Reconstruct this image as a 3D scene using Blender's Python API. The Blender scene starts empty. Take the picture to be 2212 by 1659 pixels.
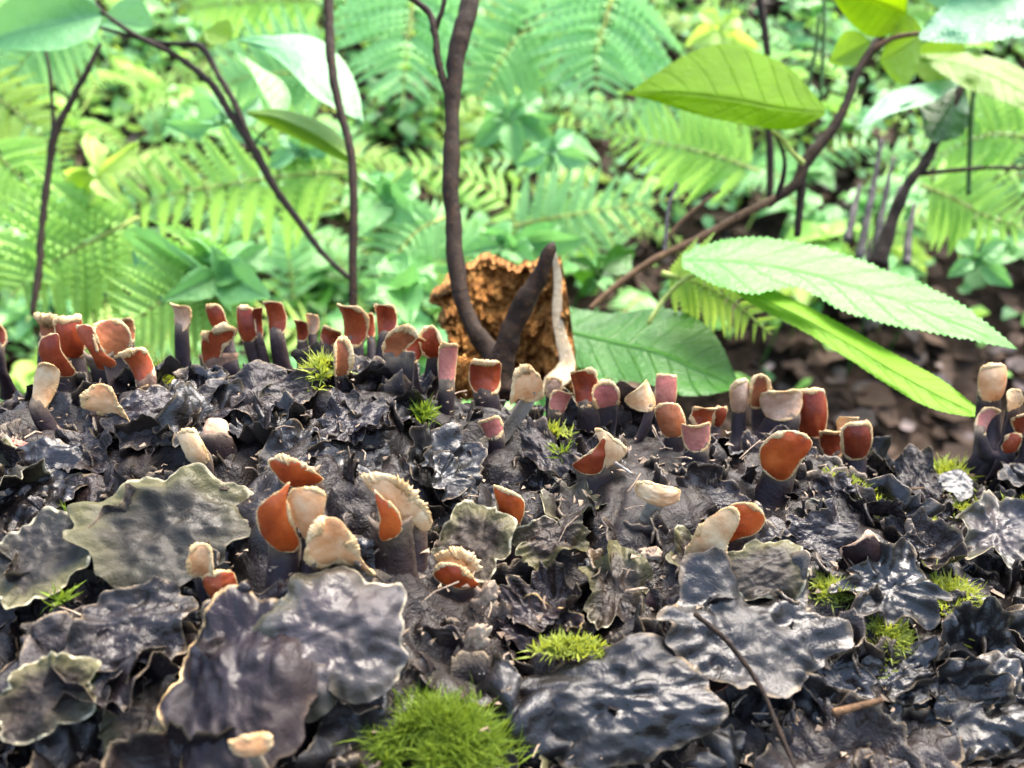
import bpy, math, random
import numpy as np
from mathutils import Vector, Matrix

# ---------------------------------------------------------------- camera, light, exposure
# 1 Blender unit = 1 cm (a macro photograph); the forest floor behind the log is z = 0
sc = bpy.context.scene
sc.unit_settings.system = 'METRIC'
sc.unit_settings.scale_length = 0.01
CH = 36.0                      # camera height above the forest floor
PITCH = math.radians(27)
HF = math.tan(math.radians(30))
cam_d = bpy.data.cameras.new('camera')
cam = bpy.data.objects.new('camera', cam_d)
sc.collection.objects.link(cam)
cam.location = (0, 0, CH)
cam.rotation_euler = (math.radians(90) - PITCH, 0, 0)
cam_d.sensor_width = 36
cam_d.lens = 18 / HF
cam_d.clip_start = 0.1
cam_d.clip_end = 20000
cam_d.dof.use_dof = True
cam_d.dof.focus_distance = 13.2
cam_d.dof.aperture_fstop = 0.25
sc.camera = cam

SUN_EL, SUN_AZ = math.radians(58), math.radians(35)     # azimuth from +Y towards +X
world = bpy.data.worlds.new('World')
sc.world = world
world.use_nodes = True
wn = world.node_tree
sky = wn.nodes.new('ShaderNodeTexSky')
sky.sky_type = 'NISHITA'
sky.sun_disc = False
sky.sun_elevation = SUN_EL
sky.sun_rotation = SUN_AZ
sky.dust_density = 4.0
sky.ozone_density = 0.6
wn.links.new(sky.outputs[0], wn.nodes['Background'].inputs[0])
wn.nodes['Background'].inputs[1].default_value = 0.1
sun_d = bpy.data.lights.new('sun', 'SUN')
sun_d.energy = 1.2
sun_d.angle = math.radians(48)
sun_d.color = (1.0, 0.95, 0.86)
sun = bpy.data.objects.new('sun', sun_d)
sc.collection.objects.link(sun)
sdir = Vector((math.sin(SUN_AZ) * math.cos(SUN_EL), math.cos(SUN_AZ) * math.cos(SUN_EL), math.sin(SUN_EL)))
sun.rotation_euler = (-sdir).to_track_quat('-Z', 'Y').to_euler()
sun.location = sdir * 300
sc.view_settings.view_transform = 'Standard'
sc.view_settings.look = 'None'
sc.view_settings.exposure = 3.0
sc.view_settings.gamma = 1.0
sc.render.engine = 'CYCLES'
sc.cycles.use_denoising = True
sc.cycles.max_bounces = 8

rng = np.random.default_rng(7)
R = random.Random(11)

# ---------------------------------------------------------------- numeric helpers
_perm = np.random.default_rng(3).permutation(512)
def _hash(i, j, k):
    return _perm[(_perm[(_perm[i & 511] + j) & 511] + k) & 511] / 511.0 * 2 - 1
def noise3(x, y, z):
    x, y, z = np.broadcast_arrays(np.asarray(x, float), np.asarray(y, float), np.asarray(z, float))
    xi, yi, zi = np.floor(x).astype(int), np.floor(y).astype(int), np.floor(z).astype(int)
    xf, yf, zf = x - xi, y - yi, z - zi
    u, v, w = [f * f * f * (f * (f * 6 - 15) + 10) for f in (xf, yf, zf)]
    def L(a, b, t): return a + (b - a) * t
    h = _hash
    return L(L(L(h(xi, yi, zi), h(xi + 1, yi, zi), u), L(h(xi, yi + 1, zi), h(xi + 1, yi + 1, zi), u), v),
             L(L(h(xi, yi, zi + 1), h(xi + 1, yi, zi + 1), u), L(h(xi, yi + 1, zi + 1), h(xi + 1, yi + 1, zi + 1), u), v), w)
def fbm(x, y, z=0.0, o=4):
    s, a, f = 0, 1, 1
    for i in range(o):
        s = s + a * noise3(np.asarray(x) * f + i * 17.3, np.asarray(y) * f + i * 9.1, np.asarray(z) * f + i * 5.7)
        a *= .5; f *= 2.03
    return s
def sstep(a, b, x):
    t = np.clip((np.asarray(x) - a) / (b - a), 0, 1)
    return t * t * (3 - 2 * t)

FWD = np.array([0, math.cos(PITCH), -math.sin(PITCH)])
UPV = np.array([0, math.sin(PITCH), math.cos(PITCH)])
RGT = np.array([1.0, 0, 0])
CAMP = np.array([0, 0, CH])
def ray(px, py):
    return FWD + (px - 1106) / 1106 * HF * RGT + (829.5 - py) / 1106 * HF * UPV
def unp(px, py, t):
    return CAMP + t * ray(px, py)
def cm(px, t):
    return px * t * HF / 1106

# the upper side of the log: crest height along x, falling to both sides
CX = [-16, -9.6, -7, -4.4, -1.8, 0, 2.6, 5.3, 6.9, 8.2, 9.6, 16]
CZ = [-6.9, -7.1, -7.35, -6.9, -7.1, -7.6, -8.05, -8.5, -9.2, -9.5, -9.2, -9.3]
def base_h(x, y):
    x = np.asarray(x, float); y = np.asarray(y, float)
    c = np.interp(x, CX, CZ)
    cavg = -7.9 - 0.05 * x
    near = sstep(14, 6, y)
    c = c * (1 - .5 * near) + cavg * .5 * near
    d = y - 12.3
    return CH + c + 0.35 - np.where(d < 0, d * d / 30, d * d / 6.5)
def surf(x, y, fine=True):
    x = np.asarray(x, float); y = np.asarray(y, float)
    h = base_h(x, y)
    h = h + 0.34 * fbm(x * .42, y * .42, 2.0, 2)
    if fine:
        wx = x + .55 * fbm(x * .7, y * .7, 9.0, 2); wy = y + .55 * fbm(x * .7, y * .7, 14.0, 2)
        b = np.abs(noise3(wx * .95, wy * .95, 4.0)); c = np.abs(noise3(wx * 1.9, wy * 1.9, 8.0))
        h = h + .95 * (np.minimum(b, .42)) + .3 * np.minimum(c, .5) + .05 * fbm(x * 4, y * 4, 3.0, 2) - .45
    return h
def hit(px, py, fine=False):
    d = ray(px, py)
    t = np.linspace(5, 26, 1400)
    P = CAMP[None] + t[:, None] * d[None]
    below = P[:, 2] < surf(P[:, 0], P[:, 1], fine)
    i = int(np.argmax(below)) if below.any() else -1
    if i <= 0: return unp(px, py, 16.6), 16.6
    return P[i], float(t[i])

def ground_h(x, y):
    x = np.asarray(x, float); y = np.asarray(y, float)
    h = 0.42 * np.maximum(y - 58, 0) + 0.0016 * np.maximum(y - 58, 0) ** 1.6
    h = np.where(y > 400, 0.42 * 342 + 0.0016 * 342 ** 1.6, h)
    return h + 1.6 * fbm(x * .05, y * .05, 1.0, 3) * sstep(15, 40, y)

# ---------------------------------------------------------------- mesh helpers
def link(o):
    sc.collection.objects.link(o); return o
def mk_mesh(name, v, f, mat, attrs=None, uv=None, smooth=True, mats=None, midx=None):
    me = bpy.data.meshes.new(name)
    v = np.asarray(v, np.float32)
    if isinstance(f, np.ndarray):
        n, k = f.shape
        me.vertices.add(len(v)); me.vertices.foreach_set('co', v.ravel())
        me.loops.add(n * k); me.loops.foreach_set('vertex_index', f.astype(np.int32).ravel())
        me.polygons.add(n); me.polygons.foreach_set('loop_start', np.arange(0, n * k, k, dtype=np.int32))
        me.update(calc_edges=True)
    else:
        me.from_pydata([tuple(map(float, p)) for p in v], [], f); me.update()
    if smooth: me.polygons.foreach_set('use_smooth', np.ones(len(me.polygons), bool))
    for k_, a in (attrs or {}).items():
        at = me.attributes.new(k_, 'FLOAT', 'POINT'); at.data.foreach_set('value', np.asarray(a, np.float32))
    if uv is not None:
        ul = me.uv_layers.new(name='UVMap')
        li = np.empty(len(me.loops), np.int32); me.loops.foreach_get('vertex_index', li)
        ul.data.foreach_set('uv', np.asarray(uv, np.float32)[li].ravel())
    for m in (mats or [mat]): me.materials.append(m)
    if midx is not None: me.polygons.foreach_set('material_index', np.asarray(midx, np.int32))
    me.validate()
    return me
def obj(name, me, parent=None, loc=None):
    o = bpy.data.objects.new(name, me); link(o)
    if parent is not None: o.parent = parent
    if loc is not None: o.location = loc
    return o
def thing(name, label, cat, loc=(0, 0, 0), group=None, me=None):
    o = bpy.data.objects.new(name, me); link(o); o.location = tuple(map(float, loc))
    o['label'] = label; o['category'] = cat
    if group: o['group'] = group
    return o
def grid_faces(nu, nv, wrap=False, off=0):
    i = np.arange(nu - (0 if wrap else 1)); j = np.arange(nv - 1)
    I, J = np.meshgrid(i, j)
    I = I.ravel(); J = J.ravel(); I2 = (I + 1) % nu
    return np.stack([J * nu + I, J * nu + I2, (J + 1) * nu + I2, (J + 1) * nu + I], 1) + off
class Acc:
    def __init__(s): s.v = []; s.f = []; s.n = 0; s.a = {}; s.uv = []
    def add(s, v, f, uv=None, **a):
        v = np.asarray(v, float)
        s.v.append(v); s.f.append(np.asarray(f) + s.n); s.n += len(v)
        s.uv.append(np.zeros((len(v), 2)) if uv is None else uv)
        for k, q in a.items(): s.a.setdefault(k, []).append(np.broadcast_to(q, (len(v),)))
    def mesh(s, name, mat, smooth=True):
        return mk_mesh(name, np.vstack(s.v), np.vstack(s.f), mat, {k: np.concatenate(q) for k, q in s.a.items()}, np.vstack(s.uv), smooth)
def spline(pts, n):
    """Catmull-Rom through points (k x d)"""
    p = np.asarray(pts, float)
    q = np.vstack([2 * p[0] - p[1], p, 2 * p[-1] - p[-2]])
    s = np.linspace(0, len(p) - 1 - 1e-6, n); i = s.astype(int); t = (s - i)[:, None]
    a, b, c, d = q[i], q[i + 1], q[i + 2], q[i + 3]
    return .5 * (2 * b + (c - a) * t + (2 * a - 5 * b + 4 * c - d) * t * t + (3 * b - a - 3 * c + d) * t ** 3)
def tube(pts, rad, n=10, flat=1.0, ref=None, rough=0.0, seed=0.0, cap=True):
    """tube along pts with radii; flat < 1 squashes it along the second axis"""
    p = np.asarray(pts, float); m = len(p)
    t = np.gradient(p, axis=0); t /= np.linalg.norm(t, axis=1)[:, None] + 1e-9
    r0 = np.array(ref if ref is not None else (1.0, 0.013, 0.02), float)
    a = r0[None] - (t @ r0)[:, None] * t; a /= np.linalg.norm(a, axis=1)[:, None] + 1e-9
    b = np.cross(t, a)
    th = np.linspace(0, 2 * math.pi, n, endpoint=False)
    rad = np.broadcast_to(np.asarray(rad, float), (m,))
    ex = a[:, None] * np.cos(th)[None, :, None] + b[:, None] * (np.sin(th) * flat)[None, :, None]
    rr = rad[:, None] * np.ones(n)[None]
    if rough:
        q = p[:, None] + ex * rad[:, None, None]
        s_ = 1.2 / max(rad.max(), 1e-6)
        rr = rr * (1 + rough * fbm(q[..., 0] * s_ * .6 + seed, q[..., 1] * s_ * .6, q[..., 2] * s_ * .3, 3))
    v = (p[:, None] + ex * rr[..., None]).reshape(-1, 3)
    f = grid_faces(n, m, True)
    if cap:
        v = np.vstack([v, p[0] - t[0] * rad[0] * .3, p[-1] + t[-1] * rad[-1] * .3])
        c0, c1 = m * n, m * n + 1
        i = np.arange(n); j = (i + 1) % n
        f = np.vstack([f, np.stack([np.full(n, c0), j, i, i], 1), np.stack([np.full(n, c1), (m - 1) * n + i, (m - 1) * n + j, (m - 1) * n + j], 1)])
    return v, f
def tri_ok(f):
    """quads with a repeated last index become triangles"""
    return [tuple(int(i) for i in (q[:3] if q[2] == q[3] else q)) for q in f]
def tmesh(name, pts, rad, mat, origin=(0, 0, 0), **k):
    v, f = tube(pts, rad, **k)
    return mk_mesh(name, v - np.asarray(origin), tri_ok(f), mat)

# ---------------------------------------------------------------- materials
def nmat(name):
    m = bpy.data.materials.new(name); m.use_nodes = True
    t = m.node_tree; b = t.nodes['Principled BSDF']
    return m, t, b
def N(t, kind, **k):
    n = t.nodes.new(kind)
    for a, b in k.items():
        if a.startswith('i_'):
            key = a[2:].replace('_', ' ')
            n.inputs[int(key) if key.isdigit() else key].default_value = b
        else: setattr(n, a, b)
    return n
def tex(t, scale, detail=4, rough=.55, coord='world', dist=0.0):
    n = N(t, 'ShaderNodeTexNoise'); n.inputs['Scale'].default_value = scale
    n.inputs['Detail'].default_value = detail; n.inputs['Roughness'].default_value = rough
    n.inputs['Distortion'].default_value = dist
    if coord == 'world':
        g = N(t, 'ShaderNodeNewGeometry'); t.links.new(g.outputs['Position'], n.inputs['Vector'])
    elif coord == 'object':
        g = N(t, 'ShaderNodeTexCoord'); t.links.new(g.outputs['Object'], n.inputs['Vector'])
    return n.outputs['Fac']
def ramp(t, fac, stops):
    r = N(t, 'ShaderNodeValToRGB'); e = r.color_ramp.elements
    while len(e) < len(stops): e.new(.5)
    for q, (p, c) in zip(e, stops): q.position = p; q.color = (*c, 1)
    t.links.new(fac, r.inputs[0]); return r.outputs[0]
def framp(t, fac, a, b, lo=0.0, hi=1.0):
    r = N(t, 'ShaderNodeMapRange'); r.inputs[1].default_value = a; r.inputs[2].default_value = b
    r.inputs[3].default_value = lo; r.inputs[4].default_value = hi
    t.links.new(fac, r.inputs[0]); return r.outputs[0]
def mix(t, fac, a, b, mode='MIX'):
    m = N(t, 'ShaderNodeMix', data_type='RGBA', blend_type=mode)
    for s, q in ((0, fac), (6, a), (7, b)):
        if hasattr(q, 'links') or hasattr(q, 'is_linked'): t.links.new(q, m.inputs[s])
        elif s == 0: m.inputs[0].default_value = q
        else: m.inputs[s].default_value = (*q, 1)
    return m.outputs[2]
def math_(t, op, a, b=None):
    m = N(t, 'ShaderNodeMath', operation=op)
    for s, q in ((0, a), (1, b)):
        if q is None: continue
        if hasattr(q, 'is_linked'): t.links.new(q, m.inputs[s])
        else: m.inputs[s].default_value = q
    return m.outputs[0]
def attr(t, name):
    return N(t, 'ShaderNodeAttribute', attribute_name=name).outputs['Fac']
def bump(t, b, hgt, strength, dist, prev=None):
    n = N(t, 'ShaderNodeBump'); n.inputs['Strength'].default_value = strength; n.inputs['Distance'].default_value = dist
    t.links.new(hgt, n.inputs['Height'])
    if prev is not None: t.links.new(prev, n.inputs['Normal'])
    t.links.new(n.outputs[0], b.inputs['Normal']); return n.outputs[0]

def lichen_mat(name, dark, mid, pale, rim=(.15, .11, .065), wet=.3, olive=0.0, spec=.7, bf=1.0, gain=1.25):
    dark, mid, pale = [tuple(q * gain * .4 for q in c) for c in (dark, mid, pale)]
    m, t, b = nmat(name)
    n1 = tex(t, .75, 5, .6, dist=.6); n2 = tex(t, 5.5, 6, .65); n3 = tex(t, 26, 3, .6)
    col = ramp(t, n1, [(.33, dark), (.5, mid), (.66, pale)])
    n0 = tex(t, .38, 3, .5, dist=.4)
    col = mix(t, framp(t, n0, .52, .64, 0, .6), col, (mid[0] * 1.25, mid[1] * .9, mid[2] * .62))
    col = mix(t, framp(t, n0, .47, .36, 0, .45), col, (mid[0] * .8, mid[1] * 1.15, mid[2] * 1.05))
    col = mix(t, framp(t, n2, .45, .7, 0, .5), col, tuple(c * .45 for c in dark))
    sp = framp(t, n3, .68, .78, 0, .35)
    col = mix(t, sp, col, (.14, .12, .09))
    ob = N(t, 'ShaderNodeObjectInfo').outputs['Random']
    col = mix(t, framp(t, ob, .0, 1, 0, .35), col, (.022, .016, .009))
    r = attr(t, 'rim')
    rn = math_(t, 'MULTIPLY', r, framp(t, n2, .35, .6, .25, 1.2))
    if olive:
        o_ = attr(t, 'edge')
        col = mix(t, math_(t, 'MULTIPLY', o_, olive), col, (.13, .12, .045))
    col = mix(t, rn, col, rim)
    t.links.new(col, b.inputs['Base Color'])
    wp = framp(t, tex(t, .85, 3, .55, dist=.5), .42, .6, -.06, .3)
    t.links.new(math_(t, 'ADD', framp(t, n2, .3, .7, wet - .06, wet + .1), wp), b.inputs['Roughness'])
    b.inputs['Specular IOR Level'].default_value = spec
    p = bump(t, b, math_(t, 'MULTIPLY', tex(t, 2.1, 5, .65, dist=1.6), framp(t, n0, .4, .62, .4, 1.3)), .55 * bf, .18)
    p = bump(t, b, n2, .55 * bf, .05, p)
    bump(t, b, n3, .5 * (.5 + .5 * bf), .02, p)
    return m
M_MAT = lichen_mat('lichen_dark', (.009, .0055, .0068), (.021, .0145, .0165), (.034, .026, .025), wet=.24, spec=.28)
M_LOBE = lichen_mat('lichen_lobe_slate', (.014, .009, .0115), (.031, .022, .0255), (.05, .04, .039), wet=.2, spec=.36, bf=.9)
M_WET = lichen_mat('lichen_lobe_wet', (.006, .0055, .008), (.016, .0155, .0185), (.03, .03, .031), wet=.2, spec=.5, bf=.55)
M_OLIVE = lichen_mat('lichen_lobe_olive', (.018, .012, .010), (.062, .05, .043), (.1, .088, .07), rim=(.42, .37, .24), wet=.34, olive=.5, bf=.7, gain=1.0, spec=.22)
M_BIGGREY = lichen_mat('lichen_lobe_grey', (0.0341, 0.0310, 0.0384), (0.0744, 0.0713, 0.0837), (0.0992, 0.0930, 0.0930), rim=(0.4500, 0.3750, 0.2400), wet=.3, olive=.3, bf=.4, gain=1.3, spec=.42)
M_PURPLE = lichen_mat('lichen_lobe_purple', (0.0175, 0.0105, 0.0168), (0.0350, 0.0266, 0.0406), (0.0560, 0.0490, 0.0595), rim=(0.5625, 0.3750, 0.1650), wet=.3, bf=.4, gain=1.1, spec=.24)
M_STALK = lichen_mat('lichen_stalk', (.022, .011, .015), (.04, .024, .032), (.06, .045, .055), rim=(.2, .15, .1), wet=.4, spec=.16, bf=.4, gain=1.2)
M_STALKR = lichen_mat('lichen_stalk_maroon', (.013, .005, .0055), (.021, .0085, .0095), (.028, .013, .015), rim=(.2, .12, .08), wet=.5, spec=.14, bf=.4, gain=1.3)
M_STALKP = lichen_mat('lichen_stalk_pale', (0.1280, 0.1120, 0.0800), (0.2400, 0.2160, 0.1520), (0.3360, 0.2880, 0.2000), rim=(0.3750, 0.3150, 0.2250), wet=.5)

def disc_mat(name, a, b_, c, rough=.34, gran=.2, sss=.0):
    m, t, b = nmat(name)
    n1 = tex(t, 1.6, 3, .5); n2 = tex(t, 16, 5, .6); n3 = tex(t, 40, 2, .5)
    col = ramp(t, n1, [(.35, a), (.5, b_), (.68, c)])
    col = mix(t, framp(t, n2, .5, .75, 0, .45), col, tuple(q * .5 for q in a))
    col = mix(t, framp(t, n3, .7, .76, 0, .5), col, (.6, .35, .2))
    t.links.new(col, b.inputs['Base Color'])
    t.links.new(framp(t, n2, .3, .7, rough - .06, rough + .2), b.inputs['Roughness'])
    b.inputs['Specular IOR Level'].default_value = .22; b.inputs['Coat Weight'].default_value = .1; b.inputs['Coat Roughness'].default_value = .16
    if sss:
        b.inputs['Subsurface Weight'].default_value = sss
        b.inputs['Subsurface Radius'].default_value = (.1, .04, .02); b.inputs['Subsurface Scale'].default_value = 1
    p = bump(t, b, n1, .3, .08)
    bump(t, b, n2, gran, .03, p)
    return m
D_RED = disc_mat('disc_red', (.13, .018, .006), (.21, .034, .01), (.29, .06, .017))
D_ORG = disc_mat('disc_orange', (.22, .032, .008), (.34, .06, .011), (.44, .1, .02), rough=.28)
D_BRN = disc_mat('disc_brown', (.14, .038, .014), (.25, .075, .026), (.36, .13, .05), rough=.45)
D_PNK = disc_mat('disc_pink', (.26, .07, .055), (.38, .12, .09), (.46, .18, .13), rough=.5, gran=.6)
def cream_mat(name, a, b_, c, gran=.8, speck=(.5, .28, .1)):
    m, t, b = nmat(name)
    n1 = tex(t, 3.5, 4, .6); n2 = tex(t, 20, 4, .7)
    col = ramp(t, n1, [(.32, a), (.5, b_), (.68, c)])
    col = mix(t, framp(t, n2, .5, .72, 0, .5), col, speck)
    t.links.new(col, b.inputs['Base Color'])
    b.inputs['Roughness'].default_value = .65
    bump(t, b, n2, gran, .04)
    return m
C_RIM = cream_mat('cream_rim', (.42, .24, .09), (.55, .36, .16), (.66, .5, .28))
C_BACK = cream_mat('cream_underside', (.46, .23, .09), (.56, .35, .17), (.66, .5, .3), gran=.35, speck=(.66, .42, .24))
C_PEACH = cream_mat('peach_underside', (.44, .17, .05), (.54, .27, .11), (.62, .38, .2), gran=.3, speck=(.6, .32, .16))
C_TAN = cream_mat('tan_underside', (.33, .18, .1), (.46, .28, .17), (.58, .4, .27), gran=.35, speck=(.36, .2, .12))
C_CRUMB = cream_mat('brown_crumb', (.14, .09, .055), (.27, .19, .125), (.42, .33, .23), gran=1.0, speck=(.08, .05, .03))
C_PALE = cream_mat('pale_grey_lobe', (.1, .09, .08), (.2, .185, .165), (.3, .28, .25), gran=.4, speck=(.2, .18, .14))

def leaf_mat(name, top, low, vein=(.3, .45, .16), trans=.45, rough=.32, nveins=9, spec=.6, vs=.28, speck=.5, ty=(1.3, 1.15, .35)):
    m, t, b = nmat(name)
    uvn = N(t, 'ShaderNodeUVMap', uv_map='UVMap')
    sep = N(t, 'ShaderNodeSeparateXYZ'); t.links.new(uvn.outputs[0], sep.inputs[0])
    U, V = sep.outputs[0], sep.outputs[1]
    av = math_(t, 'ABSOLUTE', V)
    # side veins: |sin(pi * (n*u - 1.6*|v|))| close to 0
    ph = math_(t, 'SUBTRACT', math_(t, 'MULTIPLY', U, nveins * math.pi), math_(t, 'MULTIPLY', av, 4.2))
    s_ = math_(t, 'ABSOLUTE', math_(t, 'SINE', ph))
    side = framp(t, s_, 0.0, .22, 1, 0)
    midr = framp(t, av, .0, .07, 1, 0)
    vv = math_(t, 'MAXIMUM', math_(t, 'MULTIPLY', side, .45), midr)
    n1 = tex(t, .35, 4, .6); n2 = tex(t, 3.0, 4, .65)
    g = N(t, 'ShaderNodeNewGeometry')
    col = mix(t, framp(t, n1, .35, .65), top, tuple(c * 1.35 for c in top))
    col = mix(t, framp(t, n2, .5, .8, 0, .35), col, tuple(c * .55 for c in top))
    col = mix(t, math_(t, 'MULTIPLY', vv, vs), col, vein)
    col = mix(t, framp(t, tex(t, 7.0, 3, .6), (.62), .74, 0, speck), col, tuple(min(.8, c * 1.3 + .12) for c in top))
    col = mix(t, framp(t, tex(t, 1.1, 4, .6), .35, .6, .35, 0), col, tuple(c * .5 for c in top))
    ob = N(t, 'ShaderNodeObjectInfo').outputs['Random']
    col = mix(t, framp(t, ob, 0, 1, 0, .35), col, low)
    col2 = mix(t, g.outputs['Backfacing'], col, low)
    t.links.new(col2, b.inputs['Base Color'])
    b.inputs['Roughness'].default_value = rough
    b.inputs['Specular IOR Level'].default_value = spec
    hh = math_(t, 'ADD', math_(t, 'MULTIPLY', vv, -vs * 1.6), math_(t, 'ADD', n2, math_(t, 'MULTIPLY', tex(t, 9.0, 3, .6), .5)))
    bump(t, b, hh, .7, .12)
    tr = N(t, 'ShaderNodeBsdfTranslucent')
    tcol = mix(t, .5, low, (low[0] * ty[0], low[1] * ty[1], low[2] * ty[2]))
    tcol = mix(t, math_(t, 'MULTIPLY', vv, vs * 1.3), tcol, tuple(c * .4 for c in low))
    t.links.new(tcol, tr.inputs['Color'])
    ms = N(t, 'ShaderNodeMixShader'); ms.inputs[0].default_value = trans
    t.links.new(b.outputs[0], ms.inputs[1]); t.links.new(tr.outputs[0], ms.inputs[2])
    t.links.new(ms.outputs[0], t.nodes['Material Output'].inputs['Surface'])
    return m
L_LIME = leaf_mat('leaf_lime', (.12, .27, .003), (.24, .42, .004), vein=(.06, .17, .004), trans=.6, spec=.06, rough=.5, vs=.55, speck=.12)
L_LIMEB = leaf_mat('leaf_bright_strip', (.11, .3, .025), (.2, .42, .03), vein=(.08, .22, .02), trans=.5, spec=.15, rough=.45, vs=.4, speck=.3)
L_MINT = leaf_mat('leaf_mint', (.1, .29, .08), (.16, .4, .11), vein=(.22, .42, .18), rough=.3, trans=.32, spec=.5, vs=.3, ty=(.95, .95, .8))
L_TEAL = leaf_mat('leaf_teal', (.09, .27, .13), (.16, .4, .15), vein=(.24, .46, .3), rough=.34, trans=.3, spec=.4, vs=.15)
L_LONG = leaf_mat('leaf_long', (.06, .21, .04), (.12, .36, .07), vein=(.16, .38, .13), rough=.26, trans=.3, spec=.3, vs=.5)
L_DARK = leaf_mat('leaf_dark', (.02, .09, .01), (.04, .15, .014), vein=(.1, .24, .06), rough=.3, trans=.3, spec=.35, vs=.6)
L_OLV = leaf_mat('leaf_olive', (.1, .2, .015), (.17, .32, .02), vein=(.15, .25, .03), trans=.5, spec=.4, rough=.42)
L_FERN = leaf_mat('fern_green', (.22, .47, .10), (.38, .67, .13), vein=(.34, .6, .2), rough=.42, nveins=22, trans=.35, spec=.4, ty=(.95, .95, .8))
L_FERN2 = leaf_mat('fern_mint', (.2, .47, .19), (.32, .64, .22), vein=(.36, .6, .3), rough=.4, nveins=22, trans=.3, spec=.4, ty=(.95, .95, .8))
L_FERNY = leaf_mat('fern_yellow', (.25, .44, .09), (.42, .62, .13), vein=(.4, .58, .15), rough=.42, nveins=22, trans=.45)
L_MOSS = leaf_mat('moss_green', (.1, .17, .015), (.2, .29, .03), vein=(.2, .27, .04), trans=.35, rough=.5, spec=.2)
L_MOSSY = leaf_mat('moss_yellow', (0.2250, 0.2850, 0.0375), (0.3750, 0.4350, 0.0525), vein=(0.3000, 0.3375, 0.0750), trans=.4, rough=.5)

def bark_mat(name, a, b_, c, scale=6.0, rough=.7, st=.9, dist=.06):
    m, t, b = nmat(name)
    n1 = tex(t, scale, 6, .7); n2 = tex(t, scale * 4, 4, .6)
    col = ramp(t, n1, [(.3, a), (.52, b_), (.72, c)])
    col = mix(t, framp(t, n2, .62, .7, 0, .6), col, tuple(min(1, q * 2.2) for q in c))
    t.links.new(col, b.inputs['Base Color']); b.inputs['Roughness'].default_value = rough; b.inputs['Specular IOR Level'].default_value = .2
    if 'stem' in name or 'twig' in name: col2 = mix(t, framp(t, tex(t, scale * 2.2, 2, .5), .68, .73, 0, .3), col, (.12, .1, .07)); t.links.new(col2, b.inputs['Base Color'])
    bump(t, b, n1, st, dist)
    return m
B_STEM = bark_mat('stem_bark', (.004, .0018, .0006), (.017, .0072, .002), (.055, .024, .007), 7)
B_TWIG = bark_mat('twig_bark', (.006, .0032, .0018), (.017, .009, .0045), (.04, .022, .011), 5)
B_TAN = bark_mat('tan_twig', (0.0420, 0.0210, 0.0090), (0.1020, 0.0540, 0.0240), (0.1800, 0.1080, 0.0540), 5)
B_GREY = bark_mat('grey_dead_stem', (0.0300, 0.0270, 0.0240), (0.0840, 0.0750, 0.0660), (0.1680, 0.1500, 0.1380), 3)
B_GREEN = bark_mat('green_stem', (.02, .05, .008), (.04, .1, .02), (.09, .18, .04), 4, rough=.5)
B_YELG = bark_mat('yellow_petiole', (.2, .26, .04), (.36, .42, .1), (.5, .55, .2), 4, rough=.5)
B_LOG = bark_mat('log_bark', (.015, .011, .008), (.045, .034, .025), (.09, .07, .05), 1.2, dist=.3)
B_ROT = bark_mat('rotten_orange_wood', (.045, .014, .003), (.36, .14, .025), (.75, .42, .12), 6.5, st=1, dist=.16)
B_ROCK = bark_mat('grey_rock', (.035, .028, .02), (.07, .058, .045), (.11, .095, .075), .35, dist=.5)
B_PAPER = bark_mat('papery_edge', (0.2720, 0.1920, 0.0960), (0.4400, 0.3360, 0.2000), (0.5600, 0.4640, 0.3200), 5, dist=.05)

# ---------------------------------------------------------------- setting: forest floor
gm, gt, gb = nmat('forest_floor')
gn = tex(gt, .12, 6, .7); gn2 = tex(gt, 1.1, 6, .7)
gc = ramp(gt, gn, [(.3, (.006, .004, .003)), (.5, (.02, .013, .008)), (.7, (.05, .032, .02))])
gc = mix(gt, framp(gt, gn2, .45, .75, 0, .8), gc, (.07, .045, .032))
gt.links.new(gc, gb.inputs['Base Color']); gb.inputs['Roughness'].default_value = .85; gb.inputs['Specular IOR Level'].default_value = .1
bump(gt, gb, gn2, 1, 1.0)
xs = np.concatenate([np.linspace(-3000, -220, 14), np.linspace(-200, 200, 161), np.linspace(220, 3000, 14)])
ys = np.concatenate([np.linspace(-2500, -60, 12), np.linspace(-40, 300, 171), np.linspace(320, 5000, 16)])
X, Y = np.meshgrid(xs, ys)
me = mk_mesh('forest_floor', np.stack([X, Y, ground_h(X, Y)], -1).reshape(-1, 3), grid_faces(len(xs), len(ys)), gm)
o = obj('forest_floor', me); o['kind'] = 'structure'

# ---------------------------------------------------------------- the log and its lichen mat
pts = np.array([[x, 10.3 + .1 * math.sin(x * .1), CH + np.interp(x, CX, CZ) * .25 - 7.9 * .75 - 13.9] for x in np.linspace(-95, 95, 120)])
v, f = tube(pts, 13.2 + .5 * np.sin(np.linspace(0, 9, 120)), n=72, rough=.06, ref=(0, 1, 0.01))
# keep the bark under the lichen mat
me = mk_mesh('log_body', v, tri_ok(f), B_LOG)
log = thing('fallen_log', 'dark fallen log carrying the sheet of grey lichen across the foreground', 'log')
o = obj('log_body', me, log)

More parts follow.
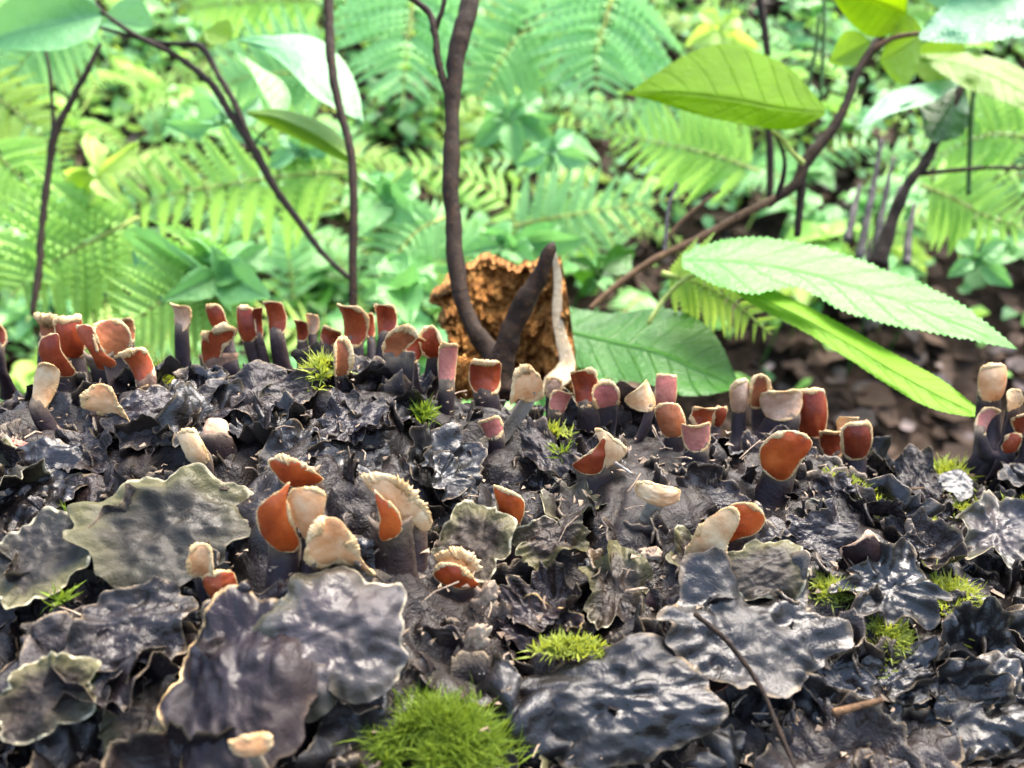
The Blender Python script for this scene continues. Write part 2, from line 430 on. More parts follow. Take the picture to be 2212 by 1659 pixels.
nx, ny = 560, 330
X, Y = np.meshgrid(np.linspace(-17, 17, nx), np.linspace(1.5, 19.5, ny))
Z = surf(X, Y)
sink = sstep(-17, -15, X) * sstep(17, 15, X) * sstep(19.5, 18, Y) * sstep(1.5, 3, Y)
Z = Z - (1 - sink) * 1.6
r_ = sstep(.12, .0, np.abs(fbm(X * 1.3, Y * 1.3, 40, 2))) * .0
me = mk_mesh('lichen_sheet', np.stack([X, Y, Z], -1).reshape(-1, 3), grid_faces(nx, ny), M_MAT,
             {'rim': r_.ravel(), 'edge': np.zeros(nx * ny)})
mat_thing = thing('lichen_mat', 'crumpled slate grey leafy lichen covering the top of the log', 'lichen')
obj('lichen_sheet', me, mat_thing)

def lobe_mesh(name, seed, mat, nr=20, nt=72, ruffle=.22, cup=.15, lob=.14, th=.035, rimw=.05, half=False, stretch=1.0, edge_roll=.0, jag=.035, crinkle=1.0, marg=.05, rimside=None):
    """A leafy lichen lobe, radius about 1: wavy sheet with thickness and a ragged pale margin."""
    g = np.random.default_rng(seed)
    th_ = np.linspace(0, 2 * math.pi, nt, endpoint=False)
    p = g.uniform(0, 6.28, 8)
    k1, k2 = g.integers(3, 6), g.integers(6, 10)
    out = 1 + lob * np.sin(k1 * th_ + p[0]) + lob * .6 * np.sin(k2 * th_ + p[1])
    # notches between the rounded lobules
    out -= lob * 1.0 * np.maximum(0, np.cos(k1 * th_ + p[2])) ** 10
    out *= 1 + jag * fbm(np.cos(th_) * 5 + seed, np.sin(th_) * 5, seed * .37, 4)
    r = np.concatenate([np.linspace(0.003, .88, nr - 5), [.92, .95, .975, .99, 1.0]])
    Rr, T = np.meshgrid(r, th_, indexing='ij')
    x = Rr * out[None] * np.cos(T) * stretch; y = Rr * out[None] * np.sin(T)
    z = cup * Rr ** 2
    z = z + ruffle * Rr ** 2.2 * (np.sin(k1 * T + p[3]) * .6 + np.sin(k2 * T + p[4]) * .35)
    z = z + .13 * crinkle * fbm(x * 1.7 + seed, y * 1.7, seed * .7, 3) - .12 * (crinkle - 1) * np.abs(fbm(x * 2.6, y * 2.6, seed * 1.7, 2)) + .035 * fbm(x * 6, y * 6, seed, 2)
    z = z - edge_roll * sstep(.8, 1.0, Rr)
    z = z + .03 * Rr ** 6 * fbm(np.cos(T) * 9, np.sin(T) * 9, seed + 3.3, 2)
    z = z + marg * sstep(.62, 1, Rr) * (np.sin(T * g.integers(13, 19) + 3 * np.sin(T * 3 + p[6])) * (.5 + noise3(np.cos(T) * 3, np.sin(T) * 3, seed + .5)))
    top = np.stack([x, y, z], -1)
    low = top.copy(); low[..., 2] -= th * (1 - .3 * Rr); low[..., :2] *= .995
    m = len(r)
    v = np.vstack([top.reshape(-1, 3), low.reshape(-1, 3)])
    f1 = grid_faces(nt, m, True); f2 = grid_faces(nt, m, True, m * nt)[:, ::-1]
    i = np.arange(nt); j = (i + 1) % nt; e = (m - 1) * nt
    f3 = np.stack([e + i, e + j, m * nt + e + j, m * nt + e + i], 1)
    rag = .6 + .9 * fbm(np.cos(T) * 7, np.sin(T) * 7, seed + 1.1, 2)
    rim = sstep(1 - rimw, 1 - rimw * .4, Rr + .02 * rag) * np.clip(rag, 0.25, 1)
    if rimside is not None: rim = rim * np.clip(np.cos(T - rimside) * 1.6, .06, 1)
    edge = sstep(.45, .95, Rr) * np.clip(.6 + .6 * np.sin(T + p[5]), 0, 1)
    return mk_mesh(name, v, np.vstack([f1, f2, f3]), mat,
                   {'rim': np.concatenate([rim.ravel(), rim.ravel() * .8]), 'edge': np.concatenate([edge.ravel(), edge.ravel()])})
def basis(n, fwd):
    n = Vector(n).normalized(); x = Vector(fwd); x = (x - n * x.dot(n)).normalized(); y = n.cross(x)
    return Matrix((x, y, n)).transposed().to_4x4()

# debris: crumbs and flakes lying on the lichen
acc = Acc()
for i in range(1500):
    y = R.uniform(5, 15.5); x = R.uniform(-.62 * y - 1, .62 * y + 1)
    z = float(surf(x, y)) + R.uniform(.03, .3)
    s = R.uniform(.015, .055)
    q = rng.normal(size=(5, 3)) * s * np.array([1, 1, .6])
    v = np.array([x, y, z]) + q
    acc.add(v, np.array([[0, 1, 2, 2], [0, 2, 3, 3], [0, 3, 4, 4], [0, 4, 1, 1], [1, 2, 3, 4]]))
o = obj('crumb_litter', mk_mesh('crumb_litter', np.vstack(acc.v), tri_ok(np.vstack(acc.f)), C_CRUMB), mat_thing); o['kind'] = 'stuff'

# dry scraps: short needles and bark threads caught between the lobes, one part
acc = Acc()
for i in range(110):
    y = R.uniform(5.5, 15.2); x = R.uniform(-.62 * y, .62 * y)
    z = float(surf(x, y)) + R.uniform(.12, .4); L = R.uniform(.1, .55); a = R.uniform(0, 6.28); e = R.uniform(-.4, .5)
    d = np.array([math.cos(a) * math.cos(e), math.sin(a) * math.cos(e), math.sin(e)]) * L
    v, f = tube([np.array([x, y, z]), np.array([x, y, z]) + d * .5 + np.array([R.gauss(0, .03), R.gauss(0, .03), .03]), np.array([x, y, z]) + d], R.uniform(.006, .018), n=4, cap=False)
    acc.add(v, f)
o = obj('dry_scraps', acc.mesh('dry_scraps', C_CRUMB), mat_thing); o['kind'] = 'stuff'

# large single lobes that the photograph lets one name
def big_lobe(label, px, py, w, h, mat, seed, tilt=(0, 0), turn=0.0, lift=.25, **k):
    k.setdefault('jag', .022)
    P, t = hit(px, py)
    W = cm(w, t) / 2
    me = lobe_mesh('lichen_lobe', seed, mat, nr=30, nt=150, th=.03, **k)
    n = Vector((math.sin(math.radians(tilt[0])), -math.sin(math.radians(tilt[1])), 1)).normalized()
    # height seen on a plane tilted like this one
    v = Vector(ray(px, py)).normalized(); fs = max(.25, abs(v.dot(n)))
    Hh = cm(h, t) / 2 / fs
    o = thing('lichen_lobe', label, 'lichen lobe', P + np.array([0, 0, lift]), 'large single lichen lobes', me)
    o.matrix_world = Matrix.Translation(Vector(P) + Vector((0, 0, lift))) @ basis(n, (math.cos(turn), math.sin(turn), 0)) @ Matrix.Diagonal((W, Hh, (W + Hh) / 2, 1))
    return o
big_lobe('broad grey lichen lobe with an olive right edge, left of the tallest red cups', 365, 1200, 380, 235, M_OLIVE, 101, (8, 18), .1, ruffle=.16, cup=.02, lob=.1, lift=.45, jag=.05, rimw=.03, rimside=1.0, marg=.03)
big_lobe('olive edged lichen lobe with a notched rim at the left border of the photo', 105, 1275, 250, 160, M_OLIVE, 102, (-8, 20), 0, ruffle=.1, cup=.05, lob=.1, lift=.5)
big_lobe('dark purple lichen lobe with a glowing yellow left margin, near the bottom', 520, 1585, 320, 400, M_PURPLE, 103, (-10, 34), .25, ruffle=.06, crinkle=1.15, cup=-.2, lob=.07, lift=.75, edge_roll=.05, jag=.04, rimw=.035, rimside=2.4, marg=.01)
big_lobe('large smooth pale grey lichen lobe touching the bright green moss cushion', 728, 1475, 330, 300, M_BIGGREY, 104, (6, 36), .2, ruffle=.06, crinkle=1.15, cup=-.2, lob=.07, lift=.8, edge_roll=.08, jag=.04, rimw=.035, rimside=.6, marg=.01)
big_lobe('tan olive lichen lobe behind the half round orange cup', 1025, 1215, 190, 150, M_OLIVE, 105, (-6, 30), 1.0, ruffle=.12, cup=.05, lob=.09, lift=.35)
big_lobe('blurred brownish olive lichen lobe in the bottom left corner', 125, 1590, 220, 150, M_OLIVE, 106, (0, 30), .5, ruffle=.12, cup=.0, lob=.08, lift=.6)
big_lobe('shiny bluish lichen lobe under the curved dark twig', 1610, 1400, 400, 260, M_WET, 107, (10, 22), .2, ruffle=.22, cup=.1, lob=.13, lift=.35)
big_lobe('arched grey lichen lobe with a ragged dark rim above the dark twig', 1640, 1270, 240, 120, M_OLIVE, 108, (0, 25), .3, ruffle=.2, cup=-.2, lob=.1, lift=.35)
big_lobe('smooth dark grey lichen lobe filling the lower middle beside the moss cushion', 1330, 1560, 430, 260, M_WET, 109, (-8, 30), .1, ruffle=.12, cup=-.25, lob=.08, lift=.4)
big_lobe('grey lichen lobe with a curled cream margin at the right border', 2140, 1190, 190, 130, M_BIGGREY, 110, (-10, 20), .8, ruffle=.3, cup=.2, lob=.16, lift=.35)
big_lobe('sheet of glossy blue grey lichen on the far left slope', 80, 1060, 260, 170, M_WET, 111, (6, 14), .3, ruffle=.18, cup=.05, lob=.1, lift=.15)
big_lobe('smooth slate lichen lobe below the cream cup on a maroon stalk', 340, 930, 200, 130, M_LOBE, 112, (8, 20), .6, ruffle=.14, cup=-.1, lob=.1, lift=.3)
big_lobe('pale grey lichen lobe shaped like a tongue, right of the mossy patch', 2062, 1080, 80, 50, C_PALE, 113, (15, 40), .3, ruffle=.08, cup=-.1, lob=.05, lift=.35)
big_lobe('star shaped wet blue lichen lobe beside the yellow moss on the right', 1910, 1310, 220, 150, M_WET, 114, (0, 24), .3, ruffle=.3, cup=.15, lob=.2, lift=.3)
big_lobe('grey lobe lit along its rim in the bottom right corner', 2090, 1560, 330, 190, M_WET, 115, (-6, 26), .3, ruffle=.2, cup=.0, lob=.14, lift=.2)
big_lobe('folded slate lobe on the crest left of the yellow moss tuft', 560, 880, 260, 120, M_LOBE, 116, (5, 20), .3, ruffle=.2, cup=.1, lob=.14, lift=.2)
big_lobe('grey brown lobe in the lower left between the two olive ones and the corner', 300, 1400, 260, 180, M_LOBE, 117, (5, 24), .3, ruffle=.2, cup=.0, lob=.12, lift=.35)

for i_, (px_, py_, w_, h_, m_, tl) in enumerate([(230, 1475, 240, 170, M_LOBE, (5, 25)), (330, 1560, 260, 190, M_OLIVE, (-4, 28)), (640, 1370, 200, 110, M_PURPLE, (0, 26)), (1150, 1370, 260, 150, M_PURPLE, (-6, 24)),
        (1190, 1190, 220, 120, M_OLIVE, (4, 24)), (1330, 1290, 260, 150, M_OLIVE, (6, 24)), (1770, 1470, 300, 170, M_WET, (8, 26)), (1760, 1180, 200, 110, M_LOBE, (0, 24)), (760, 930, 220, 110, M_LOBE, (4, 16)),
        (1500, 1230, 200, 110, M_OLIVE, (4, 22)), (180, 1000, 200, 110, M_LOBE, (-6, 18)), (1940, 1480, 240, 130, M_WET, (0, 26)), (1980, 1050, 200, 90, M_MAT, (0, 20)), (1180, 1000, 200, 100, M_LOBE, (0, 18))]):
    big_lobe(['grey lobe low on the left, second up from the bottom edge', 'brownish lobe left of the purple one at the bottom', 'purple brown fold between the foreground cluster and the smooth grey lobe', 'purple dark lobe under the crumbly brown strip',
        'wet olive grey lobe right of the tan olive one', 'brown grey lobe below the arched cream cup', 'glossy black lobe below and right of the dark twig', 'slate lobe below the largest orange cup', 'slate lobe below the wide cream arch on the crest',
        'mottled lobe at the foot of the split furry cup', 'slate lobe below the left crest cluster', 'shiny black lobe at the lower right below the small moss tuft', 'dark hollow lobe at the right below the round toothed cup', 'slate lobe around the small ragged pinkish cup'][i_],
        px_, py_, w_ * .8, h_ * .8, m_, 140 + i_, tl, i_ * .9, ruffle=.34, cup=.12, lob=.12, lift=.18, jag=.08, rimw=.03, marg=.07, rimside=i_ * 1.3)

# ---------------------------------------------------------------- the red and cream fruiting cups
CUPS = []
def cup(label, cx, cy, w, h, foot=None, front=D_RED, back=C_BACK, rimm=C_RIM, yaw=0, roll=0, lean=0, curl=.6, bend=.0,
        sq=2.6, fan=0.0, side=0.0, rim=.055, rimtop=.09, sw=.72, stalk=M_STALK, seed=None, rag=1.0, dt=0.0, group='red brown lichen cups', poly=None):
    """A saddle shaped disc on a strap of lichen. curl > 0 bulges towards the viewer, < 0 is hollow; bend likewise along its height."""
    seed = seed if seed is not None else int(cx * 7 + cy * 3)
    if poly:
        pp = np.array(poly, float)
        x0, x1, y0, y1 = pp[:, 0].min(), pp[:, 0].max(), pp[:, 1].min(), pp[:, 1].max()
        if cx is None or not (x0 < cx < x1): cx = pp[:, 0].mean()
        if not (y0 < cy < y1): cy = pp[:, 1].mean()
        w = 2 * max(x1 - cx, cx - x0); h = 2 * max(y1 - cy, cy - y0)
        grow = 1.1 if cy > 900 else 1.05
        roll = yaw = lean = 0; fan = side = 0
    g = np.random.default_rng(seed)
    fx, fy = foot if foot else (cx + g.uniform(-8, 8), cy + h * .5 + 28)
    F, t = hit(fx, fy)
    t += dt
    F = F - np.array([0, 0, .25])
    C = unp(cx, cy, t)
    curl = curl * 1.22
    fan = fan + (g.uniform(.02, .14) if sq > 2.45 else 0); sq = min(sq, 3.2)
    jt = 1 if cy < 960 else .25
    if poly: jt = 0
    yaw = yaw + jt * g.uniform(-24, 24); roll = roll + jt * g.uniform(-10, 10); lean = lean + jt * g.uniform(-8, 16)
    if bend == 0: bend = -g.uniform(.55, .95) if g.uniform() < .66 and curl > 0 and cy < 960 and not poly else g.uniform(.25, .5)
    if poly: curl = curl * .8; fan = 0
    w = w * grow if poly else w * (1.02 if cy < 960 else 1.14); h = h * grow if poly else h * (1.04 if cy < 960 else 1.12)
    W, H = cm(w, t) / 2 * abs(curl) / math.sin(min(abs(curl), 1.5)) * .94, cm(h, t) / 2 / .92 * abs(bend) / math.sin(abs(bend))
    CUPS.append((cx, cy, w, h, t))
    nt, nr = 96, 14
    th = np.linspace(0, 2 * math.pi, nt, endpoint=False)
    ct, st = np.cos(th), np.sin(th)
    ox = np.sign(ct) * np.abs(ct) ** (2 / sq); oz = np.sign(st) * np.abs(st) ** (2 / sq)
    wob = 1 + .055 * fbm(ct * 1.6 + seed, st * 1.6, seed * .13, 3)
    if poly:
        q = spline(np.vstack([pp[-1], pp, pp[:2]]), 40 * (len(pp) + 2))[40:-40]
        dx_, dz_ = (q[:, 0] - cx) / (w / 2), -(q[:, 1] - cy) / (h / 2)
        an = np.arctan2(dz_, dx_); rd = np.hypot(dx_, dz_); o_r = np.argsort(an)
        an, rd = an[o_r], rd[o_r]
        rp_ = np.interp((th + math.pi) % (2 * math.pi) - math.pi, np.concatenate([an - 2 * math.pi, an, an + 2 * math.pi]), np.tile(rd, 3))
        ox, oz = ct * rp_, st * rp_
        wob = 1 + .02 * fbm(ct * 3 + seed, st * 3, seed * .13, 3)
    ox = ox * wob; oz = oz * wob
    ox = ox * (1 + fan * oz)
    zc = Matrix.Rotation(math.radians(yaw), 3, 'Z')
    rotm = np.array(Matrix.Rotation(math.radians(yaw), 3, 'Z') @ Matrix.Rotation(math.radians(-lean), 3, 'X') @ Matrix.Rotation(math.radians(-roll), 3, 'Y'))
    def place(X, Z_, off=0.0):
        # X, Z_ flat coordinates in units of W, H -> curved surface; off along the normal towards the viewer
        Xc = X * W + side * H * (Z_ * Z_ - .4); Zc = Z_ * H
        ax = X * curl
        Rc = W / curl if abs(curl) > 1e-3 else 1e6
        bend_ = bend if abs(bend) > 1e-3 else 1e-3
        ab = Z_ * bend_
        x = np.sin(ax) * Rc + (Xc - X * W) - np.sin(ax) * off * 0
        y = (1 - np.cos(ax)) * Rc
        Rb = H / bend_
        z = np.sin(ab) * Rb; y = y + (1 - np.cos(ab)) * Rb
        nrm = np.stack([np.sin(ax), -np.cos(ax) * np.cos(ab), np.sin(ab)], -1)
        n_ = .035 * W * fbm(X * 2.2 + seed, Z_ * 2.2, seed * .31, 2)
        return np.stack([x, y + n_, z], -1) + nrm * np.asarray(off)[..., None]
    r = np.concatenate([np.linspace(.02, .85, nr - 3), [.92, .97, 1.0]])
    X = r[:, None] * ox[None]; Z_ = r[:, None] * oz[None]
    th0 = .018 + .03 * W
    thick = th0 * np.sqrt(np.clip(1.02 - r[:, None] ** 2, 0, 1)) * np.ones_like(X)
    def world_(P): return P @ rotm.T + C - F
    vf = world_(place(X, Z_, thick)).reshape(-1, 3); vb = world_(place(X, Z_, -thick)).reshape(-1, 3)
    root = thing('fruiting_cup', label, 'lichen cup', F, group)
    zero = {'rim': np.zeros(nt * nr), 'edge': np.zeros(nt * nr)}
    fa = grid_faces(nt, nr, True)
    hole = list(range(nt))
    ff = [tuple(map(int, q)) for q in fa] + [tuple(hole[::-1])]
    obj('disc', mk_mesh('disc', vf, ff, front), root)
    obj('underside', mk_mesh('underside', vb, [q[::-1] for q in ff], back), root)
    # ragged rim
    nt2 = 300
    t2 = np.linspace(0, 2 * math.pi, nt2, endpoint=False)
    def ip(a): return np.interp(t2, np.append(th, 2 * math.pi), np.append(a, a[0]))
    bx, bz = ip(ox), ip(oz)
    Pm = place(bx, bz); Pi = place(bx * .93, bz * .93)
    outd = Pm - Pi; outd /= np.linalg.norm(outd, axis=1)[:, None] + 1e-9
    tan = np.roll(Pm, -1, 0) - np.roll(Pm, 1, 0); tan /= np.linalg.norm(tan, axis=1)[:, None] + 1e-9
    nn = np.cross(tan, outd)
    up = np.sin(t2)
    wd = (rim + (rimtop - rim) * np.clip(up * .8 + .3, 0, 1)) * (W + H) * .62
    wd = np.clip(wd * 1.25, .03, .16) * (.85 + .6 * fbm(np.cos(t2) * 2.1 + seed, np.sin(t2) * 2.1, 3.0, 2))
    if poly: wd = wd * .72
    teeth = (np.maximum(0, fbm(np.cos(t2) * 13, np.sin(t2) * 13, seed * .7, 3)) * 1.3 + g.uniform(0, .28, nt2)) * rag * .3 * np.minimum(1, .07 / wd)
    cs = [(-.85, 0.55), (-.1, .85), (.7, .5), (1.0, 0), (.6, -.5), (-.1, -.75), (-.85, -.45)]
    rows = []
    for k, (a, b_) in enumerate(cs):
        jit = 1 + g.normal(0, .12, nt2) + .16 * fbm(np.cos(t2) * 20, np.sin(t2) * 20, k + seed * .3, 2)
        q = Pm + outd * (wd * (a - .25) * (1 if a < .3 else 1 + teeth) * jit)[:, None] + nn * (wd * b_ * .8 * jit)[:, None]
        rows.append(q)
    v = world_(np.stack(rows, 1).reshape(-1, 3))
    nc = len(cs)
    obj('rim', mk_mesh('rim', v, np.vstack([grid_faces(nc, nt2, True), np.stack([(nt2 - 1) * nc + np.arange(nc), (nt2 - 1) * nc + (np.arange(nc) + 1) % nc, (np.arange(nc) + 1) % nc, np.arange(nc)], 1)]), rimm), root)
    # strap stalk
    s0 = world_(place(np.array([0.0]), np.array([-.35]), -th0 * 1.6))[0]
    s1 = world_(place(np.array([0.0]), np.array([-1.0]), -th0 * 1.0))[0]
    dn = s1 - s0; dn = dn / np.linalg.norm(dn)
    gap = np.linalg.norm(s1)
    P = [s0, s1, s1 * .45 + dn * gap * .12, np.array([0, 0, 0.0]), np.array([0.02, -.05, -.35])]
    c = spline(P, 18)
    base = W * sw
    kk = np.linspace(0, 1, 18)
    prof = np.interp(kk, [0, .2, .5, .8, 1], [1.05, .95, 1.05, 1.7, 2.9]) * base
    al = np.interp(kk, [0, .5, 1], [1.15, .9, .45])
    xax = rotm @ np.array([1.0, 0, 0])
    tt = np.gradient(c, axis=0); tt /= np.linalg.norm(tt, axis=1)[:, None] + 1e-9
    xs_ = xax[None] - (tt @ xax)[:, None] * tt; xs_ /= np.linalg.norm(xs_, axis=1)[:, None]
    nv_ = np.cross(xs_, tt); nv_ *= np.sign(-nv_[:, 1:2] + 1e-6)
    A_ = np.linspace(-1, 1, 13)
    K_, AA = np.meshgrid(kk, A_, indexing='ij')
    wob2 = 1 + .16 * fbm(K_ * 2.5 + seed, AA * .8, seed * .21, 3) * (.3 + K_)
    ph = AA * al[:, None]
    hw = prof[:, None] * wob2
    ctr = c[:, None] + xs_[:, None] * (hw * np.sin(ph) / np.sin(al)[:, None])[..., None] + nv_[:, None] * (hw * (np.cos(ph) - 1) / np.sin(al)[:, None] * (.9 if curl > 0 else -.9))[..., None]
    ctr = ctr + nv_[:, None] * (.09 * base * fbm(K_ * 4 + seed, AA * 1.5, 2.5, 3))[..., None]
    tk = .03 + .05 * base
    fr_ = (ctr + nv_[:, None] * tk * (1 - .75 * AA ** 6)[..., None]).reshape(-1, 3); bk_ = (ctr - nv_[:, None] * tk * (1 - .75 * AA ** 6)[..., None]).reshape(-1, 3)
    nA, nK = 13, 18; o_ = nA * nK; j = np.arange(nK - 1); i2 = np.arange(nA - 1)
    gf = grid_faces(nA, nK)
    ff_ = np.vstack([gf, gf[:, ::-1] + o_, np.stack([j * nA, (j + 1) * nA, o_ + (j + 1) * nA, o_ + j * nA], 1), np.stack([j * nA + nA - 1, o_ + j * nA + nA - 1, o_ + (j + 1) * nA + nA - 1, (j + 1) * nA + nA - 1], 1),
                     np.stack([i2, o_ + i2, o_ + i2 + 1, i2 + 1], 1)])
    rr_ = np.clip(sstep(.34, .12, K_) * .8 + .35 * sstep(.8, 1, np.abs(AA)) * (1 - K_), 0, 1).ravel()
    me = mk_mesh('stalk', np.vstack([fr_, bk_]), ff_, stalk, {'rim': np.tile(rr_, 2), 'edge': np.zeros(2 * o_)})
    obj('stalk', me, root)
    return root

# --- crest, left cluster
cup('red cup cut by the left border of the photo', -6, 722, 34, 55, (2, 800), roll=10, curl=.8)
cup('pale topped brown cup at the back left of the left crest cluster', 100, 706, 50, 38, (100, 800), front=D_BRN, curl=.9, rimtop=.3, lean=-10, dt=.5)
cup('big tilted red cup with cream left rim in the left crest cluster', 110, 775, 62, 92, (125, 860), roll=-14, curl=.8, sq=3.2, fan=-.05, rimtop=.07, poly=[(83,766),(97,735),(130,726),(133,760),(147,813),(120,818),(93,804)])
cup('upright red cup with a broad flared cream top behind the tilted one', 152, 736, 54, 84, (170, 850), curl=.9, sq=4, fan=.12, rimtop=.13, dt=.25)
cup('slim red cup with a waist and a cream lip flaring left', 200, 757, 40, 92, (235, 850), roll=-14, curl=1.0, sq=4, fan=.12, side=.08, rimtop=.1, poly=[(163,720),(200,708),(213,740),(220,766),(233,786),(230,800),(200,803),(197,773),(187,746)])
cup('round hollow brown cup with a cream rim facing right in the left crest cluster', 240, 733, 76, 74, (270, 840), front=D_BRN, yaw=20, curl=-.7, sq=2.3, rim=.08, rimtop=.08)
cup('small brown cup peeping out behind the round hollow one', 277, 712, 26, 46, (280, 800), front=D_BRN, yaw=35, curl=.6, dt=.5)
cup('red drum shaped cup with a flared cream lip, alone right of the left cluster', 298, 793, 50, 72, (262, 905), roll=12, curl=1.1, sq=4.5, fan=.1, rimtop=.15, stalk=M_STALKR)
cup('smooth cream cup seen from behind, tapering downwards, at the far left', 96, 834, 46, 92, (135, 930), front=C_BACK, back=D_RED, roll=-18, curl=.8, sq=2.2, fan=.35, rim=.03, rimtop=.04, group='cream lichen cups')
cup('large cream orange hood with a hollow centre on a thick maroon stalk', 226, 868, 84, 84, (255, 985), front=C_PEACH, back=D_BRN, roll=-12, curl=-.8, bend=.5, sq=2.2, fan=.12, rim=.12, rimtop=.16, stalk=M_STALKR, sw=.55, rag=.6, group='cream lichen cups', poly=[(183,873),(193,846),(220,833),(247,846),(257,873),(270,896),(277,906),(253,910),(240,895),(227,905),(217,900),(200,886)])
cup('cream backed cup leaning left at the left end of the middle crest row', 390, 681, 38, 56, (395, 790), front=C_TAN, back=D_BRN, yaw=-20, curl=.8, fan=.15, rim=.03, group='cream lichen cups')
cup('red cup with a cream point on its right in the middle crest row', 462, 693, 46, 58, (480, 770), curl=.8, roll=10, sq=3, dt=.4)
cup('curved red cup under a cream saddle, leaning right over the crest', 458, 744, 56, 96, (420, 830), roll=24, curl=.9, bend=-.6, sq=3, side=.12, rimtop=.2, stalk=M_STALKR, poly=[(433,753),(447,726),(480,708),(510,720),(507,732),(485,745),(472,765),(467,788),(457,798),(437,786)])
cup('straight sided red cup on a grey curved stalk, in the middle crest row', 527, 702, 42, 68, (560, 800), curl=.9, sq=4)
cup('narrow red cup seen edge on between two broader ones', 556, 694, 24, 60, (580, 790), yaw=50, curl=.7, sq=3, dt=.1)
cup('smooth plain red cup with a rounded right side and hardly any rim', 593, 686, 44, 66, (610, 790), curl=.8, sq=3, rim=.02, rimtop=.03)
cup('tiny red cup with cream edge on the crest between the two rows', 650, 712, 30, 44, (655, 780), curl=.8, dt=.5)
cup('tiny cream cup beside the tiny red one on the crest', 674, 697, 26, 42, (680, 770), front=C_TAN, curl=.8, dt=.5, group='cream lichen cups')
cup('low red cup half hidden left of the broad crest cup', 712, 726, 42, 34, (716, 790), curl=.6, roll=-20, dt=.4)
cup('broad red cup with a ragged rim all round, highest right of the moss tuft', 760, 699, 62, 84, (765, 800), curl=.8, sq=2.6, rim=.06)
cup('narrow cream topped brown cup below the broad crest cup', 738, 775, 40, 76, (745, 850), front=D_BRN, yaw=35, curl=-.8, rim=.1, rimtop=.2)
cup('small red cup behind and right of the broad crest cup', 798, 703, 24, 46, (800, 780), curl=.7, dt=.5)
cup('square topped red cup with a cream lip left of the brown stem', 832, 691, 46, 62, (820, 790), curl=.8, sq=4, rimtop=.09, dt=.2)
cup('hollow dark red cup under a wide cream arch with white teeth', 864, 745, 84, 72, (850, 850), front=D_BRN, roll=14, curl=-.7, bend=-.4, sq=2.2, rim=.07, rimtop=.2, poly=[(827,756),(834,730),(857,710),(887,705),(907,720),(886,742),(870,758),(850,780),(834,772)])
cup('crumpled small red cup squeezed between the arch and the ear shaped cup', 897, 754, 40, 48, (900, 840), curl=.6, roll=-20, rim=.09, dt=-.05)
cup('ear shaped red cup with a thick cream rim on its right', 934, 744, 52, 66, (915, 850), yaw=-18, curl=-.7, sq=2.2, rim=.12, rimtop=.13)
cup('upright pinkish cup with a ragged top left of the dark stem base', 968, 790, 40, 88, (960, 890), front=D_PNK, curl=1.0, sq=4, fan=.1, rim=.03, rimtop=.08, rag=1.4)
cup('split red cup with a white streak and cream right rim, under the stem base', 1052, 815, 72, 64, (1060, 890), curl=.8, roll=-8, sq=3, rim=.07, rimtop=.1)
cup('fuzzy cream spatula leaning right, below the rotten wood', 1140, 832, 72, 78, (1050, 945), front=C_PEACH, back=C_BACK, roll=28, curl=-.5, sq=2.3, fan=.1, rim=.12, rimtop=.16, stalk=M_STALKP, sw=.4, group='cream lichen cups', poly=[(1107,830),(1114,806),(1137,796),(1164,810),(1174,833),(1167,860),(1144,870),(1120,862),(1103,872)])
cup('small cream knob right of the fuzzy spatula', 1196, 838, 36, 40, (1200, 900), front=C_TAN, curl=-.6, rim=.14, rimtop=.18, group='cream lichen cups')
cup('low pinkish red cup left of the pair right of the rotten wood', 1213, 868, 46, 46, (1220, 930), front=D_PNK, curl=.9, roll=-20)
cup('dark red upright cup with a point to the right, right of the rotten wood', 1262, 838, 58, 72, (1270, 930), roll=14, curl=.8, sq=3)
cup('mussel shaped brownish cup beside the pointed one', 1308, 856, 58, 54, (1300, 935), front=D_PNK, roll=20, curl=-.6, rim=.09)
cup('small ragged pinkish cup on its own below the fuzzy spatula', 1060, 925, 48, 42, (1065, 975), front=D_PNK, roll=15, curl=.9, rag=1.8, rim=.06)
cup('folded cup with a red left flank and a cream crown, beside a white splinter', 1290, 990, 92, 100, (1305, 1060), roll=28, curl=.9, bend=.2, sq=2.2, fan=.1, rim=.05, rimtop=.12, poly=[(1237,1020),(1257,996),(1284,970),(1300,945),(1309,963),(1306,993),(1297,1023),(1270,1030)])
cup('cream crown flaring right from the folded red cup', 1318, 982, 56, 82, (1310, 1050), front=C_BACK, back=D_RED, roll=-14, curl=.7, fan=.2, rimtop=.12, dt=-.1, group='cream lichen cups', poly=[(1284,940),(1300,933),(1324,950),(1340,960),(1354,983),(1334,1000),(1314,1016),(1305,1026),(1303,993),(1297,960)])
cup('cream fan shaped cup on a thin grey strap', 1388, 860, 62, 54, (1350, 955), front=C_BACK, back=D_RED, roll=20, curl=.6, fan=.35, rim=.05, group='cream lichen cups', sw=.35)
cup('mottled upright red cup behind the brown fold, right of the cream fan', 1440, 858, 46, 82, (1440, 950), front=D_PNK, curl=.9, sq=3, dt=.3)
cup('brown red cup folded like a wing below the mottled upright one', 1446, 912, 62, 72, (1430, 985), front=D_BRN, roll=30, yaw=-10, curl=.8, sq=2.4, rim=.04, rimtop=.08)
cup('pinkish red lumpy cup right of the wing shaped one', 1503, 943, 62, 62, (1490, 1010), front=D_PNK, roll=14, curl=1.0, rim=.04, rimtop=.08)
cup('low red cup with a wavy cream upper rim behind the lumpy pink one', 1524, 898, 60, 42, (1530, 960), roll=-14, curl=.7, rimtop=.12, dt=.3)
cup('tiny red cup behind the low wavy one', 1556, 903, 28, 44, (1560, 960), yaw=30, dt=.4)
cup('tan cup with smooth back, first of the pale trio on the right crest', 1604, 860, 46, 70, (1600, 950), front=C_TAN, back=D_RED, roll=10, curl=.8, rim=.05, group='cream lichen cups')
